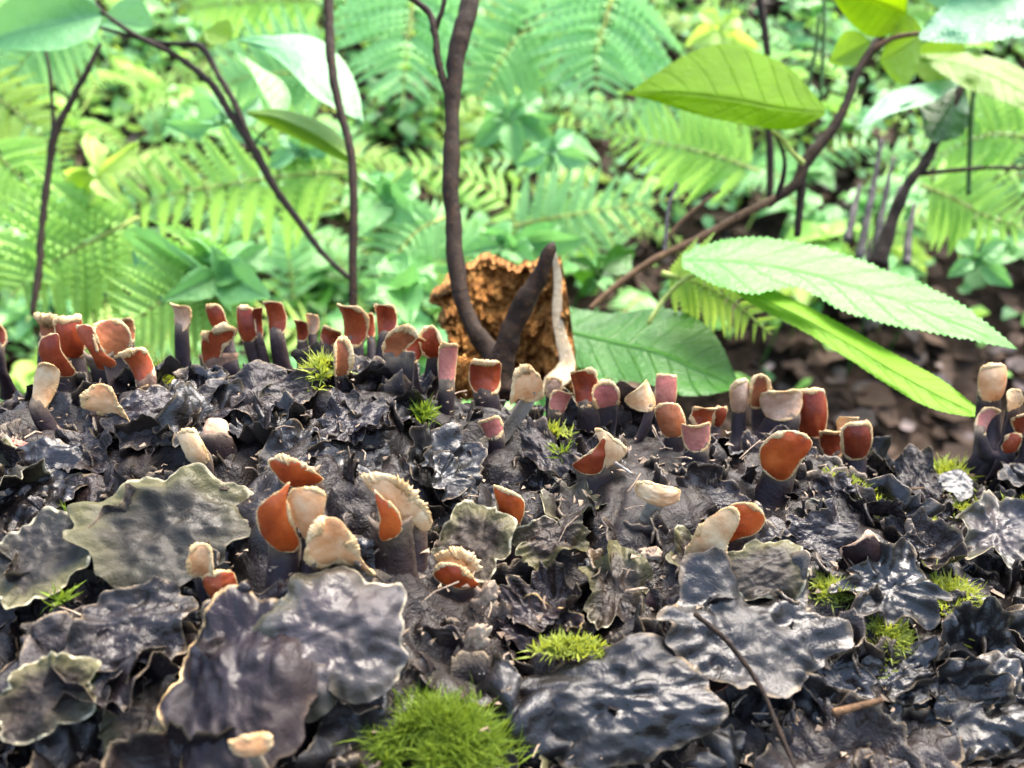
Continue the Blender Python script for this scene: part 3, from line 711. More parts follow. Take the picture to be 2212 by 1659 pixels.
cup('orange brown hollow cup with a cream cap, middle of the pale trio', 1641, 850, 44, 76, (1650, 940), front=D_BRN, yaw=-18, curl=-.7, sq=2.3, rim=.08, rimtop=.13, dt=.1)
cup('broad tan cup tilted right, last of the pale trio', 1690, 872, 90, 58, (1650, 955), front=C_TAN, back=D_RED, roll=8, curl=.7, sq=2.4, rim=.05, rimtop=.08, group='cream lichen cups', dt=-.1)
cup('tall rectangular red cup behind the large orange one', 1756, 898, 64, 98, (1750, 985), roll=8, curl=.8, sq=5, rim=.03, rimtop=.09, dt=.1)
cup('largest orange red cup, rounded, with a jagged cream rim, on the right crest', 1700, 985, 132, 118, (1650, 1095), front=D_ORG, roll=24, yaw=-4, curl=.75, bend=.25, sq=2.5, rim=.065, rimtop=.085, sw=.6, rag=1.6, dt=-.1, poly=[(1644,980),(1661,950),(1694,933),(1727,940),(1757,963),(1754,983),(1737,996),(1724,1026),(1704,1046),(1677,1040),(1651,1013)])
cup('small red cup with a cream notch right of the largest one', 1800, 955, 54, 58, (1800, 1010), curl=.8, rim=.07)
cup('round red cup with a toothed right rim, last of the right crest row', 1855, 960, 58, 74, (1845, 1030), roll=8, curl=.8, rim=.07, rag=1.6)
cup('square cream lip standing on top of the last red pair', 1832, 918, 44, 34, (1830, 1000), front=C_BACK, back=D_RED, sq=4, curl=.5, fan=.1, group='cream lichen cups', dt=.1)
cup('pale peach cup rising high at the right border', 2150, 832, 60, 72, (2150, 960), front=C_PEACH, back=C_BACK, curl=.9, sq=2.5, fan=.1, rim=.05, stalk=M_STALK, group='cream lichen cups')
cup('small cream cup beside the high peach one', 2188, 866, 40, 42, (2170, 960), front=C_BACK, roll=20, curl=-.5, rim=.1, stalk=M_STALK, group='cream lichen cups')
cup('pinkish thin cup leaning against the folded leaf tip', 2131, 908, 30, 52, (2150, 975), front=D_PNK, roll=-24, curl=1.1)
cup('small red cup at the right border under the peach one', 2188, 962, 34, 42, (2180, 1010), roll=-10)
cup('red cup cut by the right border', 2212, 915, 44, 46, (2212, 990), roll=20)
# --- middle distance
cup('cream nub with a crumbly lower edge on a violet stalk, alone on the left slope', 412, 975, 42, 74, (420, 1090), front=C_BACK, back=D_BRN, roll=14, curl=1.1, sq=2.6, rim=.1, rimtop=.06, rag=2, group='cream lichen cups')
cup('young tan cone of lichen not yet opened', 458, 925, 56, 44, (475, 985), front=C_TAN, back=M_STALK, rimm=C_TAN, curl=1.2, lean=50, sq=2.4, rim=.04, sw=.95, group='cream lichen cups')
cup('orange red crescent cup at the top of the tall foreground cluster', 634, 1020, 118, 84, (690, 1150), front=D_ORG, roll=18, curl=.8, bend=.55, sq=2.3, rim=.07, rimtop=.15, rag=1.7, dt=.35, poly=[(575,1011),(594,997),(621,993),(648,1000),(667,1016),(686,1041),(692,1054),(667,1062),(632,1062),(605,1051),(592,1030)])
cup('tall red orange oval cup, left in the foreground cluster', 593, 1136, 84, 158, (580, 1330), front=D_ORG, roll=4, yaw=12, curl=.9, sq=2.3, side=-.03, rim=.05, rimtop=.07, rag=1.2, sw=.75, dt=.05, poly=[(629,1054),(608,1065),(581,1081),(559,1105),(552,1133),(556,1160),(570,1184),(592,1206),(616,1216),(629,1206),(635,1195),(632,1154),(623,1105),(621,1078)])
cup('peach coloured hood between the tall oval cup and the furry hood', 664, 1112, 82, 118, (665, 1310), front=C_PEACH, back=D_RED, roll=8, curl=.8, sq=2.4, rim=.07, rimtop=.07, rag=.8, group='cream lichen cups', sw=.6, poly=[(632,1068),(654,1055),(684,1059),(700,1073),(705,1079),(694,1116),(684,1138),(667,1165),(648,1179),(640,1154),(627,1127),(620,1095)])
cup('furry cream orange hood in front on a pale torn stalk', 726, 1180, 118, 108, (745, 1330), front=C_PEACH, back=D_BRN, roll=-10, curl=-.7, bend=.5, sq=2.3, fan=-.05, rim=.1, rimtop=.15, stalk=M_STALK, sw=.6, rag=.8, group='cream lichen cups', dt=-.2, poly=[(667,1170),(675,1149),(694,1130),(721,1120),(743,1130),(757,1154),(770,1189),(786,1216),(805,1235),(792,1246),(770,1235),(748,1225),(721,1222),(700,1232),(678,1225),(662,1197)])
cup('tall cream crest with a lacy right edge, back of the second foreground pair', 868, 1088, 108, 126, (860, 1290), front=C_BACK, back=D_ORG, roll=-26, curl=.7, sq=2.5, fan=.1, rim=.08, rimtop=.12, rag=1.8, sw=.55, group='cream lichen cups', dt=.1, poly=[(788,1049),(814,1034),(846,1032),(876,1049),(897,1078),(916,1108),(927,1143),(922,1168),(906,1165),(892,1143),(878,1154),(866,1127),(851,1105),(824,1080),(803,1068)])
cup('narrow bright orange crescent in front of the cream crest', 836, 1122, 62, 130, (850, 1300), front=D_ORG, roll=-10, yaw=14, curl=.9, sq=2.4, side=.1, rim=.07, rimtop=.09, sw=1.35, dt=-.08, poly=[(811,1068),(830,1078),(849,1095),(862,1119),(866,1149),(857,1165),(835,1178),(816,1184),(815,1154),(822,1127),(819,1100)])
cup('half round orange cup under a broad crumbly cream rim, low in the centre', 984, 1248, 102, 72, (985, 1320), front=D_ORG, roll=26, curl=.8, bend=.6, lean=24, sq=2.2, rim=.06, rimtop=.14, rag=1.3, sw=.7, poly=[(933,1254),(943,1233),(965,1221),(992,1225),(1014,1246),(1030,1271),(1033,1290),(1006,1284),(976,1272),(949,1264)])
cup('crumbly cream fold rising behind the half round orange cup', 1004, 1226, 96, 62, (1010, 1310), front=C_BACK, back=D_ORG, roll=34, curl=.7, bend=.5, lean=10, sq=2.3, rim=.1, rimtop=.14, rag=1.5, sw=.3, group='cream lichen cups', dt=.15, poly=[(930,1240),(940,1218),(960,1203),(992,1192),(1019,1208),(1036,1238),(1041,1271),(1030,1292),(990,1262)])
cup('leaf shaped orange red cup with a thin cream edge in the centre', 1100, 1104, 66, 104, (1140, 1210), front=D_ORG, roll=-6, curl=.85, sq=2.4, fan=-.04, side=-.06, rim=.035, rimtop=.08, sw=.7, poly=[(1065,1058),(1085,1057),(1110,1066),(1130,1085),(1134,1105),(1125,1135),(1100,1158),(1080,1150),(1075,1120),(1074,1090)])
cup('arched cream cup bowing right on a greenish grey stalk', 1424, 1074, 92, 40, (1370, 1160), front=C_BACK, back=C_TAN, roll=-12, curl=.8, bend=.5, sq=2.4, rim=.05, stalk=M_STALKP, sw=.35, group='cream lichen cups')
cup('cream left wing of the split furry cup, hollow and stained', 1520, 1182, 74, 108, (1480, 1270), front=C_BACK, back=D_ORG, roll=22, curl=-.5, sq=3, rim=.08, rimtop=.08, rag=.9, group='cream lichen cups', sw=.8, poly=[(1500,1150),(1530,1115),(1575,1092),(1590,1110),(1575,1150),(1560,1190),(1545,1225),(1520,1238),(1480,1225),(1480,1195)])
cup('orange right wing of the split furry cup', 1606, 1142, 92, 84, (1560, 1250), front=D_ORG, back=C_PEACH, roll=52, yaw=-6, curl=.7, bend=.3, sq=2.6, rim=.05, rimtop=.1, dt=.1, poly=[(1575,1095),(1610,1088),(1640,1105),(1657,1133),(1641,1153),(1601,1168),(1575,1185),(1567,1160),(1572,1125)])
cup('small cream hood above a glossy red disc, right of the broad olive lobe', 436, 1217, 46, 74, (470, 1310), front=C_PEACH, back=D_RED, roll=-8, curl=-.8, sq=3, rim=.12, rimtop=.14, group='cream lichen cups')
cup('low glossy deep red disc with a crumbly lower margin', 470, 1270, 68, 54, (475, 1310), front=D_RED, roll=14, curl=.8, bend=.4, lean=10, rim=.05, rimtop=.03)
cup('blurred glowing orange cap close to the lens at the bottom', 538, 1616, 84, 38, (600, 1680), front=C_PEACH, back=C_BACK, roll=8, curl=.6, bend=.5, sq=2.2, rim=.06, rimtop=.06, lean=15, stalk=M_STALKP, sw=.3, group='cream lichen cups', dt=-.9)
cup('dark maroon cup with a pale frilled lip on the right slope', 1880, 1215, 74, 90, (1850, 1270), front=M_STALKR, back=M_STALK, rimm=C_TAN, roll=34, curl=1.0, sq=3, rim=.03, rimtop=.08, rag=1.2)
cup('small dark cup with a pink crumb edge, blurred at the lower right', 1540, 1480, 80, 46, (1560, 1540), front=M_STALKR, back=D_PNK, rimm=D_PNK, roll=12, curl=.6, bend=.5, rim=.04, rimtop=.08)

def hides(x, y, z, r):
    """would something of radius r at this place stand in front of one of the cups?"""
    q = np.array([x, y, z]) - CAMP
    t = float(q @ FWD)
    px = 1106 + q[0] / t / HF * 1106; py = 829.5 - float(q @ UPV) / t / HF * 1106
    rp = r / (t * HF / 1106)
    for cx, cy, w, h, tc in CUPS:
        if t < tc + .35 and abs(px - cx) < w * .5 + rp * .75 and -h * .5 - rp * .8 < py - cy < h * .42 + rp * .35: return True
    return False
variants = []
for s in range(20):
    mt = [M_LOBE, M_WET, M_LOBE, M_OLIVE if s == 3 else M_LOBE, M_WET][s % 5]
    variants.append(lobe_mesh('lobe', 20 + s, mt, ruffle=R.uniform(.18, .4), cup=R.uniform(-.1, .65), lob=R.uniform(.05, .13), edge_roll=R.uniform(-.15, .25), rimw=R.uniform(.015, .035), jag=R.uniform(.06, .12), crinkle=R.uniform(.9, 1.5), th=.018, marg=R.uniform(.06, .12), nt=110))
# lobes overlapping like shingles, nearest the eye first counted
spots = []
gx = np.arange(-12.5, 12.6, .9); gy = np.arange(4.8, 16.2, .78)
for yy in gy:
    for xx in gx:
        x = xx + R.uniform(-.6, .6); y = yy + R.uniform(-.45, .45)
        if abs(x) > .62 * y + 2.6: continue
        spots.append((x, y))
R.shuffle(spots)
print('lobes', len(spots))
cnt = 0
for x, y in spots:
    if cnt >= 298: break
    cnt += 1
    e = .25
    n = np.array([-(surf(x + e, y, False) - surf(x - e, y, False)) / (2 * e), -(surf(x, y + e, False) - surf(x, y - e, False)) / (2 * e), 1.0])
    n = n / np.linalg.norm(n) + np.array([R.gauss(0, .42), R.gauss(-.2, .4), 0])
    o = obj('lobe', R.choice(variants), mat_thing)
    s_ = R.choice([R.uniform(.3, .6), R.uniform(.5, .9)])
    if hides(x, y, float(surf(x, y)) + .25, s_): bpy.data.objects.remove(o); cnt -= 1; continue
    a = R.uniform(0, 6.28)
    o.matrix_local = Matrix.Translation((x, y, float(surf(x, y)) + R.uniform(-.2, .08))) @ basis(n, (math.cos(a), math.sin(a), 0)) @ Matrix.Diagonal((s_, s_ * R.uniform(.75, 1.2), s_ * R.uniform(.8, 1.25), 1))

# small upright frills between the lobes: too many to pick apart, one part
acc = Acc()
for i in range(520):
    y = R.uniform(4.5, 16.0); x = R.uniform(-.62 * y - 2, .62 * y + 2)
    z = float(surf(x, y))
    if hides(x, y, z + .2, .3): continue
    n = 26
    a0 = R.uniform(0, 6.28); L = R.uniform(.25, .95)
    s = np.linspace(-.5, .5, n)
    turn = R.uniform(-2.2, 2.2)
    ang = a0 + turn * s + .7 * np.sin(s * R.uniform(6, 16) + i)
    px_ = np.cumsum(np.cos(ang)) * L / n; py_ = np.cumsum(np.sin(ang)) * L / n
    px_ += x - px_.mean(); py_ += y - py_.mean()
    hgt = R.uniform(.1, .38) * (1 - (2 * s) ** 4) * (1 + .35 * fbm(s * 9 + i, 0.5, i * .3, 2))
    lean = R.uniform(-.7, .7)
    rows = []
    for k in (0, .35, .7, .93, 1.0):
        ox = -np.sin(ang) * lean * hgt * k * k; oy = np.cos(ang) * lean * hgt * k * k
        rows.append(np.stack([px_ + ox, py_ + oy, z - .12 + (hgt + .12) * k], 1))
    # a little thickness: fold back down
    for k in (1.0, .7, 0):
        ox = -np.sin(ang) * (lean * hgt * k * k + .03); oy = np.cos(ang) * (lean * hgt * k * k + .03)
        rows.append(np.stack([px_ + ox, py_ + oy, z - .12 + (hgt + .12) * k - .015], 1))
    v = np.vstack(rows)
    rim = np.concatenate([np.full(n, q) for q in (0, 0, .1, .8, 1, 1, .1, 0)]) * R.uniform(.05, .9)
    acc.add(v, grid_faces(n, 8), rim=rim, edge=0.0)
o = obj('frill', acc.mesh('frill', M_LOBE), mat_thing); o['kind'] = 'stuff'

# crumbly brown lumps
def crumb(label, px, py, w, h, mat, roll=0, seed=1, name='crumbled_lobe', cat='lichen crumb'):
    P, t = hit(px, py + h * .4)
    C = unp(px, py, t)
    nt, nr = 40, 22
    a, b_ = np.meshgrid(np.linspace(0, 2 * math.pi, nt, endpoint=False), np.linspace(.02, math.pi - .02, nr))
    d = np.stack([np.sin(b_) * np.cos(a), np.sin(b_) * np.sin(a) * .6, np.cos(b_)], -1)
    rr = 1 + .38 * fbm(d[..., 0] * 2.6 + seed, d[..., 1] * 2.6, d[..., 2] * 2.6, 4)
    v = (d * rr[..., None]).reshape(-1, 3) * np.array([cm(w, t) / 2, cm(w, t) / 2, cm(h, t) / 2])
    v = v @ np.array(Matrix.Rotation(math.radians(-roll), 3, 'Y')).T
    me = mk_mesh(name, v, grid_faces(nt, nr, True), mat)
    return thing(name, label, cat, C, None, me)
crumb('crumbly tan lump hanging right of the half round orange cup', 1048, 1300, 60, 90, C_CRUMB, -24, 1)
crumb('brown granular strip of dead lichen above the moss cushion', 1018, 1395, 52, 120, C_CRUMB, -34, 2)
crumb('pale crumb at the top edge of the green moss cushion', 1050, 1465, 36, 54, C_PALE, -10, 3)
crumb('pinkish crumb on the far left slope', 36, 966, 42, 30, D_PNK, 10, 4)
crumb('small tan crumb on the lobe right of the leaf shaped cup', 1400, 1200, 54, 34, C_CRUMB, 20, 5)
crumb('tiny white bead standing on the olive lobe at the left', 117, 1337, 18, 16, C_PALE, 0, 6)

# ---------------------------------------------------------------- moss
def moss(label, px, py, w, h, n, mat, L=.35, wd=.03, lift=.0, seed=1, name='moss_tuft', spread=.9, cap=.5):
    P, t = hit(px, py)
    g = np.random.default_rng(seed)
    W, H = cm(w, t) / 2, cm(h, t) / 2
    acc = Acc()
    for i in range(n):
        a = g.uniform(0, 6.283); r = abs(g.normal(0, .52)) ** .8
        if r > 1.5: continue
        if noise3(math.cos(a) * r * 2.4 + seed, math.sin(a) * r * 2.4, seed * .7) < -.25 + .5 * (r - .6): continue
        lx, ly = r * math.cos(a) * W, r * math.sin(a) * H / .55
        x, y = P[0] + lx, P[1] + ly
        z = float(surf(x, y, False)) + lift + cap * max(0, 1 - r * r) * min(W, H) * 1.0
        shoot = g.uniform(.4, 1) * L
        az = g.uniform(0, 6.283); el = g.uniform(.2, 1.45)
        d = np.array([math.cos(az) * math.cos(el) + spread * lx / W * .6, math.sin(az) * math.cos(el) + spread * ly / (H / .55) * .6, math.sin(el)])
        d /= np.linalg.norm(d)
        s_ = np.cross(d, g.normal(size=3)); s_ /= np.linalg.norm(s_)
        b0 = np.array([x, y, z - .1])
        cv = np.cross(s_, d) * g.uniform(-1.3, 1.3) * shoot
        ks = [0, .35, .7, 1]; ws = [.6, 1, .7, .04]
        v = []
        for k, q in zip(ks, ws):
            c = b0 + d * shoot * k + cv * k * k
            v += [c - s_ * wd * q, c + s_ * wd * q]
        acc.add(v, np.array([[0, 1, 3, 2], [2, 3, 5, 4], [4, 5, 7, 6]]), uv=np.array([[k, s] for k in ks for s in (-1, 1)]))
    me = acc.mesh(name, mat)
    me.transform(Matrix.Translation(-Vector(P)))
    return thing(name, label, 'moss', P, 'moss tufts on the lichen', me)
moss('bright green moss cushion of curled threads at the bottom of the photo', 950, 1622, 250, 100, 8500, L_MOSS, L=.34, wd=.010, lift=.12, seed=5, name='moss_cushion', cap=.45)
moss('upright yellow green moss tuft on the crest below the red cups', 695, 830, 60, 70, 900, L_MOSSY, L=.28, wd=.022, lift=.25, seed=6)
moss('strip of glowing yellow moss in a dark hollow at the lower centre', 1235, 1428, 150, 22, 1200, L_MOSSY, L=.17, wd=.014, lift=.3, seed=7, cap=.1)
moss('patch of yellow moss beneath the round toothed cup', 1870, 1075, 170, 80, 2600, L_MOSSY, L=.16, wd=.014, lift=.12, seed=8, cap=.15)
moss('narrow yellow moss streak left of the pale tongue lobe', 1975, 1130, 110, 26, 1200, L_MOSSY, L=.16, wd=.013, lift=.15, seed=9, cap=.1)
moss('feathery yellow green moss tuft low on the right', 2080, 1335, 120, 90, 2600, L_MOSSY, L=.24, wd=.014, lift=.2, seed=10, cap=.25)
moss('small moss tuft at the foot of the star shaped lobe', 1925, 1395, 90, 50, 1400, L_MOSSY, L=.2, wd=.013, lift=.15, seed=11, cap=.2)
moss('tiny green moss shoot on the dark slope below the split crest cup', 915, 905, 30, 34, 160, L_MOSS, L=.3, wd=.022, lift=.1, seed=12)
moss('small patch of green moss between the crest and the pinkish single cup', 1195, 938, 70, 22, 260, L_MOSSY, L=.2, wd=.02, lift=.1, seed=13)
moss('two star like moss shoots left of the folded red cup', 1215, 995, 50, 22, 150, L_MOSS, L=.3, wd=.022, lift=.15, seed=14)
moss('moss growing behind the left crest cluster', 345, 770, 90, 40, 600, L_MOSSY, L=.5, wd=.022, lift=.1, seed=15)
moss('dark green moss at the foot of the folded leaf tip', 2065, 930, 60, 50, 500, L_MOSSY, L=.4, wd=.03, lift=.25, seed=16)
moss('tiny moss star on the olive lobe at the left', 146, 1352, 28, 16, 90, L_MOSS, L=.22, wd=.02, lift=.5, seed=17)
moss('tiny moss shoot above the broad olive lobe', 152, 1135, 22, 14, 70, L_MOSS, L=.22, wd=.02, lift=.2, seed=18)
moss('yellow moss at the right border beside the curled cream margin', 2205, 1140, 50, 50, 300, L_MOSSY, L=.3, wd=.02, lift=.2, seed=19)
moss('short moss along the far left end of the crest', 60, 775, 130, 30, 500, L_MOSSY, L=.25, wd=.02, lift=.0, seed=20)
moss('small green moss patch at the right side of the pale trio', 1905, 1228, 46, 20, 160, L_MOSSY, L=.2, wd=.02, lift=.2, seed=21)

moss('loose yellow moss threads left of the star shaped lobe', 1800, 1290, 90, 40, 900, L_MOSSY, L=.17, wd=.012, lift=.15, seed=22, cap=.1)
moss('thin moss film beside the pale crumb on the right slope', 2120, 1110, 110, 40, 1100, L_MOSSY, L=.16, wd=.012, lift=.15, seed=23, cap=.1)
moss('olive moss in the shadow at the lower left corner', 190, 1500, 120, 60, 1300, L_MOSS, L=.2, wd=.012, lift=.1, seed=24, cap=.1)

# twig and needles lying on the lichen
def lying(name, label, cat, pix, rad, mat, lift=.35, group=None, **k):
    P = []
    for q in pix:
        p, t = hit(q[0], q[1]); l = q[2] if len(q) > 2 else lift
        P.append(unp(q[0], q[1], t - l * 1.6))
    c = spline(P, 40)
    o0 = c[0].copy()
    r = np.linspace(rad, rad * .7, 40)
    return thing(name, label, cat, o0, group, tmesh(name, c, r, mat, o0, **k))
lying('dark_twig', 'thin curved dark twig across the shiny blue lobe at the lower right', 'twig', [(1500, 1325), (1570, 1385), (1640, 1480), (1680, 1570), (1720, 1665)], .036, B_TWIG, .5, rough=.2)
lying('pine_needle', 'tan dry needle at the lower right', 'needle', [(1800, 1540), (1850, 1527), (1905, 1512)], .05, B_TAN, .4)
lying('pine_needle', 'thin pale needle under the right crest moss', 'needle', [(1925, 1058), (1960, 1056), (1996, 1054)], .02, B_TAN, .4)
lying('wood_splinter', 'white splinter sticking out right of the folded red cup', 'splinter', [(1330, 1000), (1348, 1012), (1364, 1022)], .025, C_PALE, .5)

# ---------------------------------------------------------------- leaves
def leaf_arrays(kind='broad', nl=44, na=6, fold=.25, droop=.3, serr=.03, seed=0, wave=.04):
    """leaf of length 1 along +x, half width 1 scaled later; returns v, f, uv"""
    u = np.linspace(0, 1, nl)
    if kind == 'broad': w = np.sin(np.pi * u ** .72) ** .75 * (1 - .25 * u)
    elif kind == 'lance': w = np.sin(np.pi * u ** .8) ** .9
    elif kind == 'strip': w = np.clip(np.sin(np.pi * np.clip(u * .92 + .06, 0, 1)), 0, 1) ** .45
    elif kind == 'pinna':
        w = (1 - u ** 1.6) * sstep(0, .06, u) * .95
        w = w * (.34 + .66 * np.abs(np.sin(np.pi * u * 10)) ** .75) + .02
    w = w / max(w.max(), 1e-6)
    if serr and kind != 'pinna':
        w = w * (1 + serr * ((u * 22) % 1.0) * 1.6 - serr) + serr * .2 * noise3(u * 30, seed, .5)
        w = w * (1 + .06 * noise3(u * 4 + seed, 1.5, .5))
    w[0] = .015; w[-1] = .004
    a = np.linspace(-1, 1, 2 * na + 1)
    U, A = np.meshgrid(u, a, indexing='ij')
    y = A * w[:, None]
    x = U + (0.10 * np.abs(A) * w[:, None] * (1 - U) if kind != 'pinna' else .05 * np.abs(A))
    z = fold * np.abs(y) * .5 - droop * U ** 2 * .5
    z = z + wave * (fbm(U * 3 + seed, A * 1.5, seed * .3, 2) * np.abs(A) ** 1.2)
    v = np.stack([x, y, z], -1).reshape(-1, 3)
    return v, grid_faces(2 * na + 1, nl), np.stack([U, A], -1).reshape(-1, 2)
def leaf_mesh(mat, width=.3, **k):
    v, f, uv = leaf_arrays(**k)
    v = v.copy(); v[:, 1] *= width
    v[:, 2] = v[:, 2] * 1.0
    # keep the fold proportionate to the width
    return mk_mesh('leaf', v, f, mat, uv=uv)
def leaf_mat4(P0, P1, face=0.0, hint=None):
    """matrix putting a unit leaf from P0 to P1; its upper side turned 'face' degrees away from the camera"""
    P0 = Vector(P0); P1 = Vector(P1); x = P1 - P0; L = x.length; x.normalize()
    n = (Vector(CAMP) - (P0 + P1) / 2) if hint is None else Vector(hint)
    n = (n - x * n.dot(x)).normalized()
    n = Matrix.Rotation(math.radians(face), 3, x) @ n
    y = n.cross(x)
    return Matrix.Translation(P0) @ Matrix((x, y, n)).transposed().to_4x4() @ Matrix.Diagonal((L, L, L, 1))
def add_leaf(parent, P0, P1, width, mat, face=0, label=None, seed=None, name='leaf', hint=None, top=None, **k):
    seed = seed if seed is not None else R.randint(0, 999)
    me = leaf_mesh(mat, width, seed=seed, **k)
    o = obj(name, me, parent)
    o.matrix_local = Matrix.Translation(-parent.location) @ leaf_mat4(P0, P1, face, hint)
    if label: o['label'] = label
    return o
def add_stem(parent, pts, rad, mat, name='stem', n=40, **k):
    c = spline(pts, n)
    if hasattr(rad, '__len__'): r = np.interp(np.linspace(0, 1, n), np.linspace(0, 1, len(rad)), rad)
    else: r = rad
    k.setdefault('rough', .1)
    return obj(name, tmesh(name, c, r, mat, parent.location, n=12, **k), parent)
def U3(*q): return [unp(a, b, t) for a, b, t in q]

def leaf_along(parent, mid, up, dn, mat, name='leaf', label=None, fold=.5, serr=2.5, nteeth=26, n=90, na=7, dup=0.0, ddn=0.0, seed=0, wave=.25):
    """hero leaf: midrib through (px, py, depth) points, half widths towards either side, side depth offsets in cm"""
    c = spline(mid, n); s = np.linspace(0, 1, n)
    tg = np.gradient(c[:, :2], axis=0); tg /= np.linalg.norm(tg, axis=1)[:, None] + 1e-9
    pr = np.stack([tg[:, 1], -tg[:, 0]], 1)
    if pr[n // 2, 1] > 0: pr = -pr
    u_ = spline(np.array(up, float)[:, None], n)[:, 0].clip(.3); d_ = spline(np.array(dn, float)[:, None], n)[:, 0].clip(.3)
    tooth = ((s * nteeth) % 1.0) * serr * np.minimum(1, np.minimum(u_, d_) / 12)
    u_ = u_ + tooth + 1.2 * noise3(s * 9, seed, .5); d_ = d_ + tooth + 1.2 * noise3(s * 9, seed + 7, .5)
    a = np.linspace(-1, 1, 2 * na + 1)
    S, A = np.meshgrid(s, a, indexing='ij')
    wid = np.where(A > 0, u_[:, None], d_[:, None])
    off = A * wid
    P2 = c[:, None, :2] + pr[:, None] * off[..., None]
    t_ = c[:, 2][:, None] + np.where(A > 0, dup, ddn) * np.abs(A) * np.minimum(1, wid / max(u_.max(), d_.max()))
    t_ = t_ + wave * fbm(S * 4 + seed, A * 1.3, seed * .31, 2) * np.abs(A) - .03 * np.abs(np.sin(math.pi * (9 * S - 1.3 * np.abs(A)))) * wave
    P = CAMP + t_[..., None] * (FWD + (P2[..., 0:1] - 1106) / 1106 * HF * RGT + (829.5 - P2[..., 1:2]) / 1106 * HF * UPV)
    P = P.reshape(-1, 3) - np.array(parent.location)
    o = obj(name, mk_mesh(name, P, grid_faces(2 * na + 1, n), mat, uv=np.stack([S, A], -1).reshape(-1, 2)), parent)
    if label: o['label'] = label
    return o

# --- central forked stem
root = thing('forked_sapling', 'brown sapling stem rising behind the crest in the middle, forked low into a V', 'sapling', unp(1075, 800, 19.5))
add_stem(root, U3((1085, 860, 19.3), (1068, 775, 19.6), (1020, 700, 19.9), (992, 620, 20.2), (978, 480, 20.6), (975, 330, 21.0), (980, 180, 21.4), (992, 90, 21.6), (1015, 10, 21.9), (1040, -120, 22.4)),
         [.40, .27, .2, .185, .18, .185, .185, .24, .22, .2], B_STEM, 'main_stem', 120, rough=.24)
add_stem(root, U3((1085, 850, 19.2), (1085, 760, 19.3), (1120, 680, 19.2), (1160, 600, 19.1), (1188, 540, 19.0), (1196, 522, 19.0)), [.28, .25, .2, .19, .13, .02], B_STEM, 'broken_branch', 50, rough=.35)
add_stem(root, U3((982, 240, 21.2), (960, 180, 21.4), (945, 120, 21.6), (938, 60, 21.8), (920, 20, 22), (860, -20, 22.2)), [.1, .09, .085, .1, .08, .07], B_STEM, 'side_branch', 40, rough=.25)
add_stem(root, U3((938, 70, 21.8), (955, 20, 21.8), (965, -30, 21.9)), [.08, .06, .06], B_STEM, 'side_branch', 16, rough=.25)

# --- rotten wood behind it: a hollow orange shard with a papery edge
def shard():
    t = 21.5
    nu, nv = 110, 150
    top = [(962, 604), (1006, 566), (1080, 562), (1150, 566), (1212, 560)]
    bot = [(948, 850), (1000, 860), (1090, 865), (1170, 860), (1248, 850)]
    a = spline(np.array(top, float), nu); b_ = spline(np.array(bot, float), nu)
    uu = np.linspace(0, 1, nu)
    V = []
    for j in range(nv):
        s = j / (nv - 1)
        p = a * (1 - s) + b_ * s
        p[:, 0] += 14 * np.sin(s * 3.0) * (uu - .6)
        dep = t + 1.6 * np.sin(np.pi * uu) - .3 * (1 - s)
        q = np.array([unp(p[i, 0], p[i, 1], dep[i]) for i in range(nu)])
        V.append(q)
    V = np.array(V)
    n_ = fbm(V[..., 0] * 2.2, V[..., 1] * 2.2, V[..., 2] * 2.2, 4)
    g_ = np.abs(fbm(V[..., 0] * 6, V[..., 1] * 6, V[..., 2] * 6, 2))
    V[..., 1] += -.45 * n_ - .2 * g_ - .5 * np.abs(fbm(V[..., 0] * .9, V[..., 1] * .9, V[..., 2] * 1.4, 2))
    V[..., 0] += (1 - uu[None]) ** 3 * (.4 * fbm(np.arange(nv)[:, None] * .07, 0.5, 7.5, 4) + .1)
    V[0, :, 2] += .12 * fbm(np.arange(nu) * .2, 0.5, .5, 3); V[1, :, 2] += .06 * fbm(np.arange(nu) * .2, 0.5, .5, 3)
    bk = V.copy(); bk[..., 1] += .5
    v = np.vstack([V.reshape(-1, 3), bk.reshape(-1, 3)])
    f1 = grid_faces(nu, nv); f2 = f1[:, ::-1] + nu * nv
    k = nu * nv; i = np.arange(nu - 1); j = np.arange(nv - 1)
    e = np.vstack([np.stack([i, i + 1, k + i + 1, k + i], 1), np.stack([j * nu + nu - 1, (j + 1) * nu + nu - 1, k + (j + 1) * nu + nu - 1, k + j * nu + nu - 1], 1), np.stack([j * nu, (j + 1) * nu, k + (j + 1) * nu, k + j * nu], 1)])
    o0 = unp(1110, 860, t)
    root = thing('rotten_wood_shard', 'crumbly orange brown rotten wood shard with a pale papery right edge', 'rotten wood', o0)
    obj('crumbly_wood', mk_mesh('crumbly_wood', v - o0, np.vstack([f1, f2, e]), B_ROT), root)
    pe = spline(U3((1196, 545, 21.0), (1205, 600, 21.1), (1204, 680, 21.1), (1215, 740, 21.0), (1226, 790, 20.9), (1196, 830, 20.5), (1180, 850, 20.3)), 60)
    wv = np.interp(np.linspace(0, 1, 60), [0, .3, .6, .8, .9, 1], [.06, .13, .17, .27, .18, .1])
    vv, ff = tube(pe, wv, n=14, flat=.16, ref=(1, 0, 0), rough=.22)
    obj('papery_edge', mk_mesh('papery_edge', vv - o0, tri_ok(ff), B_PAPER), root)
shard()
# low left flank of the same rotten wood
crumb('low crumbling orange wood piece on the crest, left of the stem foot', 1000, 812, 60, 90, B_ROT, -20, 31, 'rotten_wood_crumb', 'rotten wood')

